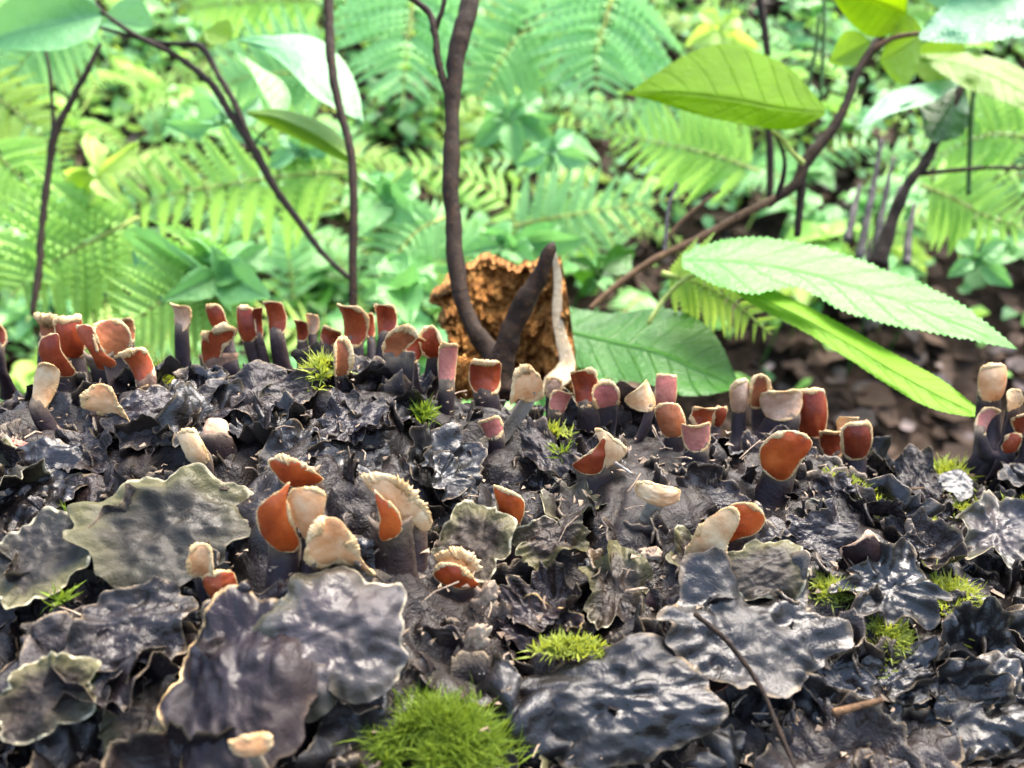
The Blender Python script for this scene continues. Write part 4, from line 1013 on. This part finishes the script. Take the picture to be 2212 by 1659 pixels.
# --- second sapling left of it
root = thing('thin_sapling', 'thin dark sapling stem standing left of the forked stem', 'sapling', unp(765, 690, 24))
add_stem(root, U3((766, 720, 24), (762, 600, 24.2), (764, 450, 24.6), (758, 330, 25), (735, 240, 25.3), (718, 150, 25.6), (711, 60, 26), (710, -60, 26.5)), [.13, .12, .12, .115, .12, .13, .14, .13], B_STEM, 'stem', 80, rough=.16)
# --- arched twig shrub on the left
root = thing('arching_twig_shrub', 'twiggy shrub arching down from the upper left with olive and blue green leaves', 'shrub', unp(760, 600, 27))
add_stem(root, U3((760, 605, 27), (700, 550, 27.5), (640, 470, 28), (590, 400, 28.3), (545, 315, 28.6), (500, 250, 29), (455, 180, 29.4), (380, 120, 30), (290, 75, 30.5), (215, 20, 31), (180, -30, 31)),
         [.07, .09, .11, .13, .15, .13, .12, .1, .09, .08, .07], B_TWIG, 'stem', 90, rough=.2)
add_stem(root, U3((540, 310, 28.6), (510, 230, 28.9), (470, 160, 29.2), (435, 102, 29.6), (380, 95, 30), (330, 90, 30.4), (215, 60, 30.8)), [.13, .1, .09, .12, .07, .08, .06], B_TWIG, 'twig', 60, rough=.2)
add_stem(root, U3((545, 320, 28.6), (565, 290, 28.7), (600, 262, 28.6)), [.06, .04, .04], B_GREEN, 'petiole', 16)
leaf_along(root, [(533, 243, 28.4), (600, 254, 28), (680, 290, 27.4), (740, 330, 26.9), (785, 363, 26.5)], [2, 18, 30, 20, 0], [4, 24, 26, 16, 0], L_OLV, dup=1, ddn=.8, seed=8, serr=1)
leaf_along(root, [(498, 84, 29.5), (580, 95, 29), (660, 124, 28.3), (730, 185, 27.6), (787, 268, 27)], [1, 18, 48, 38, 0], [1, 18, 45, 50, 0], L_TEAL, dup=1.5, ddn=-1, seed=9, serr=1)
add_leaf(root, unp(500, 85, 29.4), unp(440, 60, 29.6), .5, L_OLV, face=30, kind='broad')
add_leaf(root, unp(600, 260, 30), unp(520, 90, 31), .22, L_MINT, face=55, kind='broad')
add_leaf(root, unp(225, 30, 31), unp(-60, 80, 29), .25, L_TEAL, face=20, kind='broad', fold=.3)
add_leaf(root, unp(215, 40, 31), unp(60, -30, 30), .32, L_TEAL, face=10, kind='broad')
add_leaf(root, unp(330, 60, 31), unp(200, 30, 32), .3, L_MINT, face=30, kind='broad')
# --- leaning dead twig, left
root = thing('bare_dark_twig', 'bare dark twig with a kink standing at the far left', 'twig', unp(75, 660, 30))
add_stem(root, U3((70, 680, 29.5), (85, 580, 30), (92, 480, 30.4), (105, 370, 30.8), (118, 290, 31), (150, 225, 31.3), (190, 150, 31.6), (217, 95, 32)), [.1, .12, .11, .12, .15, .12, .1, .07], B_TWIG, 'stem', 60, rough=.25)
add_stem(root, U3((118, 300, 31), (112, 220, 31.2), (105, 140, 31.4), (85, 60, 31.8)), [.09, .06, .06, .05], B_TWIG, 'twig', 30, rough=.2)

# --- right-hand shrub branch with the big lime leaf
root = thing('right_hand_shrub', 'brown branch rising to the right with a large lime leaf and a yellow petiole', 'shrub', unp(1290, 655, 26))
add_stem(root, U3((1275, 668, 25), (1310, 635, 25.2), (1400, 568, 25.6), (1500, 520, 26), (1600, 465, 26.4), (1690, 420, 26.7), (1730, 390, 27)), [.08, .09, .1, .11, .11, .14, .12], B_TAN, 'stem', 60, rough=.15)
add_stem(root, U3((1660, 440, 26.6), (1720, 395, 26.8), (1740, 350, 26.9), (1790, 290, 27), (1825, 230, 27.1), (1850, 160, 27.3), (1880, 110, 27.5), (1915, 60, 27.8), (1940, 5, 28), (1960, -60, 28)), [.12, .15, .2, .17, .13, .12, .12, .14, .12, .1], B_STEM, 'stem', 80, rough=.15)
add_stem(root, U3((1680, 425, 26.6), (1690, 390, 26.5), (1695, 350, 26.4), (1685, 310, 26.3), (1668, 285, 26.2)), [.1, .08, .06, .05, .04], B_TWIG, 'twig', 30)
add_stem(root, U3((1735, 352, 26.6), (1712, 330, 26.3), (1690, 300, 26), (1668, 282, 25.8)), [.08, .07, .065, .06], B_YELG, 'petiole', 24)
add_stem(root, U3((1735, 355, 27), (1730, 430, 27), (1722, 510, 27)), [.13, .12, .1], B_TWIG, 'twig', 24, rough=.2)
add_stem(root, U3((1885, 108, 27.5), (1930, 82, 27.3), (1985, 72, 27)), [.1, .08, .07], B_TAN, 'twig', 24)
leaf_along(root, [(1782, 242, 25.0), (1690, 236, 25.3), (1580, 216, 25.8), (1450, 201, 26.3), (1352, 203, 26.8)], [10, 82, 108, 112, 48, 0], [8, 40, 46, 42, 22, 0], L_LIME, label='large lime green leaf seen from below', wave=.12, dup=2.2, ddn=-.4, seed=3)
add_leaf(root, unp(1880, 90, 27.5), unp(1790, 130, 28), .45, L_OLV, face=20, kind='broad')
add_leaf(root, unp(1900, 130, 28), unp(2010, 75, 28.5), .5, L_OLV, face=25, kind='broad')
add_leaf(root, unp(1960, 30, 27.8), unp(1800, -40, 27), .4, L_LIME, face=20, kind='broad')
add_stem(root, U3((1435, 545, 25.8), (1440, 490, 25.9), (1446, 440, 26), (1462, 395, 26.2)), [.07, .055, .05, .04], B_GREY, 'twig', 24)
add_stem(root, U3((1440, 515, 25.9), (1480, 470, 26), (1530, 430, 26.1), (1556, 412, 26.2)), [.06, .06, .05, .04], B_TAN, 'twig', 24)

# --- long leaves in front on the right
root = thing('long_leaved_plant', 'plant with two long toothed green leaves reaching down to the right crest', 'plant', unp(1400, 700, 24))
leaf_along(root, [(1474, 560, 23.6), (1600, 566, 22.9), (1750, 592, 22.1), (1900, 637, 21.2), (2050, 692, 20.3), (2197, 754, 19.5)], [10, 50, 58, 52, 40, 0], [14, 50, 60, 30, 52, 52, 36, 18, 0], L_LONG, label='long upper leaf with a toothed margin', dup=1.8, ddn=-1.6, serr=8, nteeth=52, seed=5, n=150)
leaf_along(root, [(1545, 588, 22.6), (1640, 640, 21.6), (1750, 694, 20.6), (1850, 752, 19.7), (1950, 812, 18.7), (2030, 855, 18.0), (2116, 896, 17.2)], [4, 24, 25, 29, 32, 30, 8], [4, 22, 25, 28, 33, 30, 8], L_LIMEB, label='folded bright lower leaf with its tip on the lichen', dup=.7, ddn=-.2, serr=2, nteeth=40, seed=6, n=140)
add_stem(root, U3((1400, 700, 24), (1440, 640, 24), (1490, 598, 23.6), (1550, 590, 22.8)), [.07, .06, .06, .05], B_YELG, 'stem', 24)
root = thing('broad_ground_leaf', 'broad dark green leaf lying behind the crest right of the rotten wood', 'leaf', unp(1230, 690, 24))
leaf_along(root, [(1222, 715, 25), (1320, 738, 24.2), (1420, 762, 23), (1510, 800, 22), (1600, 838, 21)], [50, 62, 98, 84, 0], [60, 75, 70, 60, 0], L_DARK, name='blade', dup=2.5, ddn=-1.8, seed=7, serr=2)
# --- upper right leaves on a dark stem
root = thing('upper_right_shrub', 'dark stemmed shrub at the right with a folded dark leaf and yellow green leaves above', 'shrub', unp(1900, 560, 31))
add_stem(root, U3((1895, 575, 31), (1920, 500, 31.2), (1960, 400, 31.5), (2000, 350, 31.7), (2040, 265, 32), (2085, 170, 32.3)), [.3, .22, .18, .2, .14, .12], B_TWIG, 'stem', 60, rough=.25)
add_stem(root, U3((1990, 375, 31.7), (2060, 368, 31.7), (2140, 362, 31.7), (2230, 366, 31.7)), [.1, .08, .07, .07], B_TWIG, 'twig', 30)
add_stem(root, U3((2105, 180, 32), (2098, 250, 32), (2095, 330, 32), (2092, 420, 32)), [.08, .1, .09, .08], B_GREEN, 'stem', 30)
leaf_along(root, [(2085, 174, 32), (2000, 196, 31), (1920, 228, 30), (1842, 286, 29)], [4, 16, 20, 0], [2, 26, 18, 0], L_TEAL, dup=1, ddn=-.8, seed=10)
leaf_along(root, [(2078, 176, 32.4), (2056, 215, 32), (2035, 260, 31.7), (2005, 300, 31.5)], [8, 50, 58, 8], [8, 40, 52, 14], L_DARK, dup=.6, ddn=.4, seed=11)
leaf_along(root, [(1985, 122, 31.5), (2080, 140, 31), (2160, 170, 30), (2240, 215, 29)], [4, 26, 40, 36], [4, 42, 44, 30], L_OLV, dup=.8, ddn=-.6, seed=12)
add_leaf(root, unp(2090, 160, 32), unp(1960, 110, 32), .42, L_OLV, face=25, kind='broad')
leaf_along(root, [(2260, 10, 26), (2160, 30, 26.4), (2070, 48, 26.7), (1985, 78, 27)], [70, 66, 48, 4], [60, 52, 44, 8], L_TEAL, dup=1.6, ddn=-1.2, seed=13, serr=7, nteeth=22)
add_leaf(root, unp(2230, -40, 27), unp(2000, -10, 28), .4, L_TEAL, face=10, kind='broad')
for i, (a, b_, c, d, t) in enumerate([(1636, 0, 1658, 100, 34), (1660, 290, 1662, 420, 34), (1780, 0, 1772, 200, 35), (1770, 60, 1745, 170, 35), (1535, 640, 1540, 560, 30)]):
    r0 = thing('green_stem', ['thin dark hairy stem behind the big lime leaf, upper part', 'thin brown stem below the big lime leaf', 'thin dark green stem right of the big lime leaf', 'slanting green stem right of the big lime leaf', 'short pale stem left of the long leaves'][i], 'stem', unp(c, d, t))
    add_stem(r0, U3((a, b_ - 30, t), ((a + c) / 2 + 3, (b_ + d) / 2, t), (c, d + 20, t)), [.14, .15, .13] if i < 2 else [.07, .08, .07], B_GREEN if i > 1 else B_TWIG, 'stem', 20)
# dead grey stems on the right
root = thing('dead_grey_stems', 'cluster of weathered grey dead stems at the right', 'dead plant', unp(1880, 600, 36))
for a, b_, c, d in [(1855, 560, 1905, 300), (1885, 600, 1930, 340), (1830, 520, 1858, 400), (1905, 580, 1945, 400), (1920, 620, 1900, 480), (1960, 570, 1975, 440), (1870, 660, 1880, 520)]:
    add_stem(root, U3((a, b_, 36), ((a + c) / 2 + R.uniform(-12, 12), (b_ + d) / 2, 36.5), (c, d, 37)), [.16, .14, .07], B_GREY, 'stem', 20, rough=.3)

# ---------------------------------------------------------------- ferns
PINNA = {}
def pinna_mesh(mat, var):
    key = (mat.name, var)
    if key not in PINNA:
        v, f, uv = leaf_arrays('pinna', nl=80, na=1, fold=.25, droop=.18 + .12 * var, serr=0, seed=var * 3, wave=.02)
        v = v.copy(); v[:, 1] *= .115 + .02 * var
        PINNA[key] = mk_mesh('pinna', v, f, mat, uv=uv)
    return PINNA[key]
def frond(label, pts, plen, mat, hint=None, npair=18, group='fern fronds', stem_r=.09, ang=68, start=.08, prof=None, cat='fern', merge=False):
    c = spline(pts, 60)
    tg = np.gradient(c, axis=0); tg /= np.linalg.norm(tg, axis=1)[:, None]
    o0 = c[0].copy()
    root = thing('fern_frond', label, cat, o0, group)
    obj('rachis', tmesh('rachis', c, np.linspace(stem_r, stem_r * .35, 60), B_YELG, o0, n=6), root)
    acc = Acc()
    for i in range(npair):
        s = start + (1 - start) * (i + .5) / npair
        k = min(58, int(s * 59)); P = Vector(c[k]); x = Vector(tg[k])
        n = (Vector(CAMP) - P) if hint is None else Vector(hint)
        n = (n - x * n.dot(x)).normalized()
        L = plen * (prof(s) if prof else (1 - s ** 2.2) * min(1, .55 + s * 2.2)) * R.uniform(.92, 1.06) + .25
        for sgn in (-1, 1):
            a_ = math.radians(ang - 16 * s + R.uniform(-5, 5)) * sgn
            d = Matrix.Rotation(a_, 3, n) @ x
            nn = (n + Vector((R.gauss(0, .12), R.gauss(0, .12), R.gauss(0, .12)))).normalized()
            nn = (nn - d * nn.dot(d)).normalized(); y = nn.cross(d)
            m4 = Matrix.Translation(P - Vector(o0)) @ Matrix((d, y, nn)).transposed().to_4x4() @ Matrix.Diagonal((L, L * 1.05, L, 1))
            if merge:
                me = pinna_mesh(mat, i % 3)
                vs, fs, uv = leaf_arrays('pinna', nl=44, na=1, fold=.25, droop=.25, serr=0, seed=i, wave=.02)
                vs = vs * np.array([1, .12, 1]); M = np.array(m4)
                acc.add(vs @ M[:3, :3].T + M[:3, 3], fs, uv=uv)
            else:
                o = obj('pinna', pinna_mesh(mat, R.randint(0, 2)), root); o.matrix_local = m4
    if merge:
        obj('foliage', acc.mesh('foliage', mat), root)
    return root
UP = (0, -.5, .9)
frond('long fern frond reaching left across the middle left, leaflets hanging in rows', U3((770, 372, 40), (640, 378, 41), (480, 400, 42), (330, 430, 43), (190, 480, 44)), 3.9, L_FERN, npair=14)
frond('fern frond behind the arching twigs, just right of them', U3((740, 170, 52), (640, 158, 52), (540, 165, 52), (470, 190, 52)), 4.0, L_FERN2, npair=14)
frond('fern frond along the top edge left of the thin sapling', U3((720, 0, 60), (600, 0, 60), (480, 8, 60), (400, 20, 60)), 4.2, L_FERN, npair=14)
frond('drooping fern frond hanging left of the forked stem at the top', U3((900, -60, 50), (890, 20, 49), (880, 100, 48), (868, 235, 47)), 5.2, L_FERN2, npair=13, prof=lambda s: (1 - s ** 3) * .9)
frond('drooping fern frond at the top right of the forked stem', U3((1330, -40, 52), (1310, 40, 51), (1290, 110, 50), (1290, 215, 49)), 5.4, L_FERN2, npair=13, prof=lambda s: (1 - s ** 3) * .9)
frond('fern frond touching the forked stem on its right side', U3((1190, 20, 54), (1120, 80, 53), (1070, 150, 52), (1030, 230, 52)), 4.4, L_FERN2, npair=13)
frond('fern frond below the big lime leaf', U3((1640, 370, 44), (1540, 335, 44), (1430, 310, 44), (1305, 285, 44)), 3.0, L_FERN, npair=14)
frond('flat fern frond right of the forked stem at half height', U3((1090, 492, 42), (1200, 470, 42), (1330, 450, 42), (1480, 425, 42)), 2.6, L_FERN2, npair=12)
frond('fern frond slanting in from the left border, upper one', U3((-60, 180, 40), (20, 230, 40), (90, 290, 40), (150, 340, 40)), 2.0, L_FERNY, npair=12)
frond('fern frond slanting in from the left border, lower one', U3((-40, 300, 38), (20, 360, 38), (70, 410, 38), (100, 440, 38)), 2.4, L_FERN, npair=10)
frond('hanging fern frond at the lower left above the crest', U3((300, 470, 36), (200, 520, 35), (110, 570, 34), (20, 640, 33)), 3.6, L_FERN, npair=13)
frond('low fern frond behind the left crest cluster', U3((520, 560, 32), (440, 600, 31), (350, 650, 30), (250, 720, 29)), 2.6, L_FERN, npair=13)
frond('small bright fern frond in front of the broad dark leaf', U3((1430, 590, 25), (1500, 610, 25), (1580, 650, 25), (1665, 722, 24.5)), 1.3, L_FERNY, npair=12)
frond('yellow green fern frond at the right border, half height', U3((1990, 400, 40), (2060, 430, 40), (2140, 470, 40), (2260, 500, 40)), 2.6, L_FERN, npair=12)
frond('fern frond at the right border above the grey stems', U3((2240, 300, 42), (2150, 290, 42), (2080, 310, 42), (2000, 350, 42)), 3.2, L_FERN, npair=12)
frond('fern frond in the corner at the top left', U3((200, -20, 46), (120, 60, 46), (60, 120, 46), (0, 200, 46)), 3.4, L_FERN2, npair=12)
frond('fern frond hanging low between the two saplings', U3((960, 470, 40), (900, 500, 39), (850, 560, 38), (800, 620, 37)), 2.2, L_FERN2, npair=10)
frond('fern frond under the right branch, pointing at its base', U3((1380, 160, 50), (1440, 230, 50), (1480, 300, 50), (1500, 380, 50)), 2.6, L_FERN2, npair=12)

# broad leaf herbs that can be told apart
def herb(label, px, py, t, leaves, mat, width=.3, group='broad leaved herbs', stem_to=60):
    P = unp(px, py, t)
    root = thing('herb', label, 'plant', P, group)
    gz = P + np.array([0, 2, -cm(stem_to, t)])
    add_stem(root, [gz, (P + gz) / 2 + np.array([.2, 0, 0]), P], [.1, .09, .07], B_GREEN, 'stem', 12)
    for (dx, dy, dtt, face) in leaves:
        q0 = unp(px + dx * .12, py + dy * .12, t + dtt * .1)
        add_leaf(root, q0, unp(px + dx * .85, py + dy * .85, t + dtt), width * R.uniform(.72, .95), mat, face=face + R.uniform(-12, 12), kind='broad', fold=.35, droop=R.uniform(.1, .6), serr=.07, nl=60, na=4, wave=.1)
        add_leaf(root, q0, unp(px - dx * R.uniform(.3, .5) + dy * .3, py - dy * .4 + dx * R.uniform(-.35, .35), t + dtt + 1), width * R.uniform(.75, .95), mat, face=face + R.uniform(-20, 20), kind='broad', fold=.35, droop=R.uniform(.1, .6), serr=.07, nl=50, na=3, wave=.1)
herb('mint green broad leaves spreading above the left crest', 478, 590, 30, [(-290, -50, 2, -25), (130, -70, 1, 25), (-120, 60, -2, -10), (110, 60, -2, 15), (10, -110, 4, 0)], L_MINT, .34)
herb('pale oblong leaves near the bare dark twig at the left', 205, 380, 34, [(-12, -120, 1, 10), (120, -85, 1, 20), (60, 60, -1, 10)], L_FERNY, .28)
herb('blue green leaf cluster above the long fern frond', 480, 262, 34, [(-160, 10, 0, -30), (110, 60, 0, 20), (120, -60, 2, 30)], L_TEAL, .26)
herb('broad leaves behind the thin sapling on its right', 830, 420, 36, [(-60, 90, -2, 0), (70, 60, -2, 10), (-40, -60, 2, 20), (100, -40, 2, 20)], L_MINT, .36)
herb('leafy herb right of the thin sapling near the crest', 870, 610, 30, [(-100, 40, -1, 10), (110, 50, -1, 0), (-40, -70, 2, 20), (80, -60, 2, 10), (10, 90, -3, 0)], L_MINT, .36)
herb('leafy herb behind the forked stem with drooping leaves', 1100, 250, 46, [(-90, 80, 0, 10), (110, 70, 0, 0), (-70, -50, 1, 20), (90, -60, 1, 10), (130, 20, 0, 20), (20, 120, -1, 0)], L_MINT, .34)
herb('small herb with toothed leaves right of the forked stem', 1190, 330, 42, [(100, 25, 0, 10), (-90, 30, 0, 10), (60, -60, 1, 10)], L_TEAL, .34)
herb('herb with wide leaves above the rotten wood', 1100, 530, 34, [(-130, 20, 0, 20), (140, -50, 0, 10), (60, 50, -2, 0), (-60, -60, 2, 20), (200, -10, 0, 15)], L_MINT, .3)
herb('herb with light leaves right of the rotten wood', 1290, 590, 34, [(-70, -40, 0, 20), (100, -60, 1, 10), (-40, 60, 0, 0)], L_DARK, .34)
herb('yellow green herb at the top between the stems', 1560, 60, 55, [(-90, 40, 0, 10), (90, 60, 0, 10), (-60, -50, 1, 20), (60, -40, 1, 10), (0, 90, -1, 0)], L_FERNY, .34)
herb('pale leaves at the right border below the dark leaf', 2110, 560, 38, [(-70, 40, 0, 10), (80, -50, 0, 10), (90, 70, 0, 0), (-50, -60, 1, 10)], L_MINT, .34)
herb('rounded leaves left of the thin sapling at half height', 650, 330, 40, [(-90, 30, 0, 20), (90, -30, 0, 10), (-40, -60, 1, 10)], L_TEAL, .38)
herb('light leaves at the far left border behind the bare twig', 30, 560, 34, [(-60, -90, 1, 10), (90, -70, 1, 10), (100, 50, -1, 0), (-40, 80, -1, 0)], L_FERN, .3)

def where(x, y, z):
    q = np.array([x, y, z]) - CAMP; t = q @ FWD
    px = 1106 + q[0] / t / HF * 1106; py = 829.5 - (q @ UPV) / t / HF * 1106
    h = ['at the left border', 'behind the arching twigs', 'behind the thin sapling', 'behind the forked stem', 'right of the forked stem', 'behind the right branch', 'behind the big lime leaf', 'at the right border'][int(np.clip(px / 2212 * 8, 0, 7))]
    v = ['at the very top', 'high up', 'halfway up', 'low down'][int(np.clip(py / 700 * 4, 0, 3))]
    return v + ' ' + h
TONE = {'fern_green': 'bright green', 'fern_mint': 'mint green', 'fern_yellow': 'yellow green', 'leaf_mint': 'cool green', 'leaf_teal': 'blue green', 'leaf_dark': 'dark green'}
# filler ferns and herbs on the slope, all alike at this blur
def on_ground(x, y): return np.array([x, y, float(ground_h(x, y))])
k = 0
for i in range(165):
    y = 54 + 92 * (i / 165) + R.uniform(-3, 3); x = R.uniform(-.68 * y, .68 * y)
    if x > .24 * y and y < 66: continue
    b0 = on_ground(x, y); a = R.uniform(0, 6.28); L = R.uniform(12, 24)
    dx, dy = math.cos(a) * L, math.sin(a) * L * .6 - 3
    hgt = R.uniform(5, 13)
    if abs(x + dx * .6) > .62 * (y * .891 + 8): continue
    pts = [b0, b0 + np.array([dx * .2, dy * .2, hgt * .75]), b0 + np.array([dx * .6, dy * .6, hgt]), b0 + np.array([dx, dy, hgt * .7])]
    near = y < 70
    fm = R.choice([L_FERN, L_FERN2, L_FERN, L_FERN2, L_FERN2, L_FERNY])
    frond(('long ' if L > 19 else 'short ' if L < 15 else '') + TONE[fm.name] + ' fern frond ' + where(*pts[2]), pts, R.uniform(2.0, 3.6), fm, hint=(R.gauss(0, .3), -.6, 1), npair=18,
          group='blurred ferns on the slope', start=.25, stem_r=.12, merge=not near)
HLEAF = [leaf_mesh(m_, w_, kind='broad', fold=.4, droop=.45, serr=.08, nl=50, na=3, seed=q, wave=.1) for q, (m_, w_) in enumerate([(L_MINT, .34), (L_TEAL, .3), (L_FERN, .34), (L_FERNY, .3), (L_DARK, .36), (L_MINT, .42), (L_FERN2, .28)])]
for i in range(150):
    y = 50 + 75 * (i / 150) + R.uniform(-3, 3); x = R.uniform(-.66 * y, .66 * y)
    if x > .2 * y and y < 62: continue
    if abs(x) > .62 * (y * .891 + 8): continue
    b0 = on_ground(x, y); hgt = R.uniform(3, 11)
    me = R.choice(HLEAF); nl = R.randint(5, 8)
    root = thing('undergrowth_herb', ('tall ' if hgt > 7 else 'low ') + TONE[me.materials[0].name] + ' %d leaved herb ' % nl + where(x, y, b0[2] + hgt), 'plant', b0, 'blurred herbs on the slope')
    P = b0 + np.array([R.uniform(-2, 2), R.uniform(-2, 1), hgt])
    add_stem(root, [b0, (b0 + P) / 2, P], [.12, .1, .08], B_GREEN, 'stem', 8)
    a0 = R.uniform(0, 6.28)
    for j in range(nl):
        a = a0 + j * 6.283 / nl + R.uniform(-.3, .3); L = R.uniform(1.6, 3.9)
        lv = obj('leaf', me, root)
        z0 = R.uniform(-.4, 0) * hgt * .6
        P0 = P + np.array([0, 0, z0])
        P1 = P0 + np.array([math.cos(a) * L, math.sin(a) * L, R.uniform(-.2, .5) * L])
        lv.matrix_local = Matrix.Translation(-root.location) @ leaf_mat4(P0, P1, R.uniform(-15, 15), (0, -.25, 1))

# ground cover: uncountable small leaves, mosses and dead leaves
def scatter(name, label, cat, mat, n, yr, size, zoff, seed, tilt=.5, xr=.72, cond=None, width=.5):
    g = np.random.default_rng(seed)
    y = g.uniform(*yr, n); x = g.uniform(-1, 1, n) * (xr * y + 3)
    if cond is not None:
        kx = cond(x, y, g); x, y = x[kx], y[kx]; n = len(x)
    z = ground_h(x, y) + g.uniform(*zoff, n)
    s = g.uniform(*size, n); a = g.uniform(0, 6.283, n)
    nrm = np.stack([g.normal(0, tilt, n), g.normal(-.25, tilt, n), np.ones(n)], 1); nrm /= np.linalg.norm(nrm, axis=1)[:, None]
    d = np.stack([np.cos(a), np.sin(a), np.zeros(n)], 1); d -= (d * nrm).sum(1)[:, None] * nrm; d /= np.linalg.norm(d, axis=1)[:, None]
    e = np.cross(nrm, d)
    T = np.array([(0, 0, 0), (.3, .85, .12), (.3, 0, -.05), (.3, -.85, .12), (.68, .7, .1), (.68, 0, -.05), (.68, -.7, .1), (1, 0, -.2)])
    F = np.array([[0, 2, 1, 1], [0, 3, 2, 2], [1, 2, 5, 4], [2, 3, 6, 5], [4, 5, 7, 7], [5, 6, 7, 7]])
    V = np.stack([x, y, z], 1)[:, None] + s[:, None, None] * (T[None, :, 0:1] * d[:, None] + T[None, :, 1:2] * width * e[:, None] + T[None, :, 2:3] * nrm[:, None] * g.uniform(-.8, 2.2, n)[:, None, None])
    FF = (F[None] + (np.arange(n) * 8)[:, None, None]).reshape(-1, 4)
    uv = np.tile(np.array([(0, 0), (.3, 1), (.3, 0), (.3, -1), (.68, 1), (.68, 0), (.68, -1), (1, 0)]), (n, 1))
    me = mk_mesh(name, V.reshape(-1, 3), tri_ok(FF), mat, uv=uv)
    o = thing(name, label, cat, (0, 0, 0), None, me); o['kind'] = 'stuff'
    return o
def patchy(th, sc_=.09, sd=5.0):
    return lambda x, y, g: (fbm(x * sc_, y * sc_, sd, 3) + g.normal(0, .12, len(x)) > th) & ((x < .1 * y) | (y > 80) | (g.uniform(0, 1, len(x)) < .2))
scatter('small_leaf_cover', 'mass of small light green leaves covering the slope behind', 'undergrowth', L_FERN, 9000, (60, 175), (.7, 2.2), (.3, 4), 1, cond=patchy(-.02))
scatter('pale_leaf_cover', 'mass of tiny pale mint leaflets low on the slope', 'undergrowth', L_FERN2, 5500, (48, 130), (.6, 1.7), (.5, 5.5), 8, cond=lambda x, y, g: (fbm(x * .07, y * .07, 33, 3) + g.normal(0, .12, len(x)) > -.02) & ((x < .12 * y) | (y > 80)), width=.38)
scatter('mint_leaf_cover', 'mass of small blue green leaves between the ferns', 'undergrowth', L_MINT, 5200, (50, 165), (1., 2.9), (.3, 4), 2, cond=patchy(.06, .08, 15))
scatter('yellow_moss_cover', 'yellow green mossy growth at the top of the slope', 'undergrowth', L_FERNY, 14000, (90, 185), (.6, 1.6), (.1, 3.5), 3, cond=patchy(-.12, .07, 25), width=.35)
def lit_mat(name, a, b_, c):
    m, t, b = nmat(name)
    n1 = tex(t, .35, 3, .6)
    t.links.new(ramp(t, n1, [(.32, a), (.5, b_), (.68, c)]), b.inputs['Base Color']); b.inputs['Roughness'].default_value = .7; b.inputs['Specular IOR Level'].default_value = .12
    bump(t, b, tex(t, 2.5, 4, .6), .6, .2)
    return m
scatter('dead_leaf_litter', 'brown and pinkish dead leaves lying on the dark forest floor', 'leaf litter', lit_mat('dead_leaf', (.02, .011, .006), (.034, .02, .012), (.13, .085, .06)), 4200, (16, 150), (1.2, 3.6), (.1, 1.2), 4, tilt=.3)
scatter('grey_litter', 'pale weathered leaf scraps on the forest floor', 'leaf litter', lit_mat('grey_leaf', (.03, .024, .02), (.07, .055, .05), (.28, .22, .2)), 700, (16, 130), (1, 3), (.3, 1.6), 6, tilt=.4)
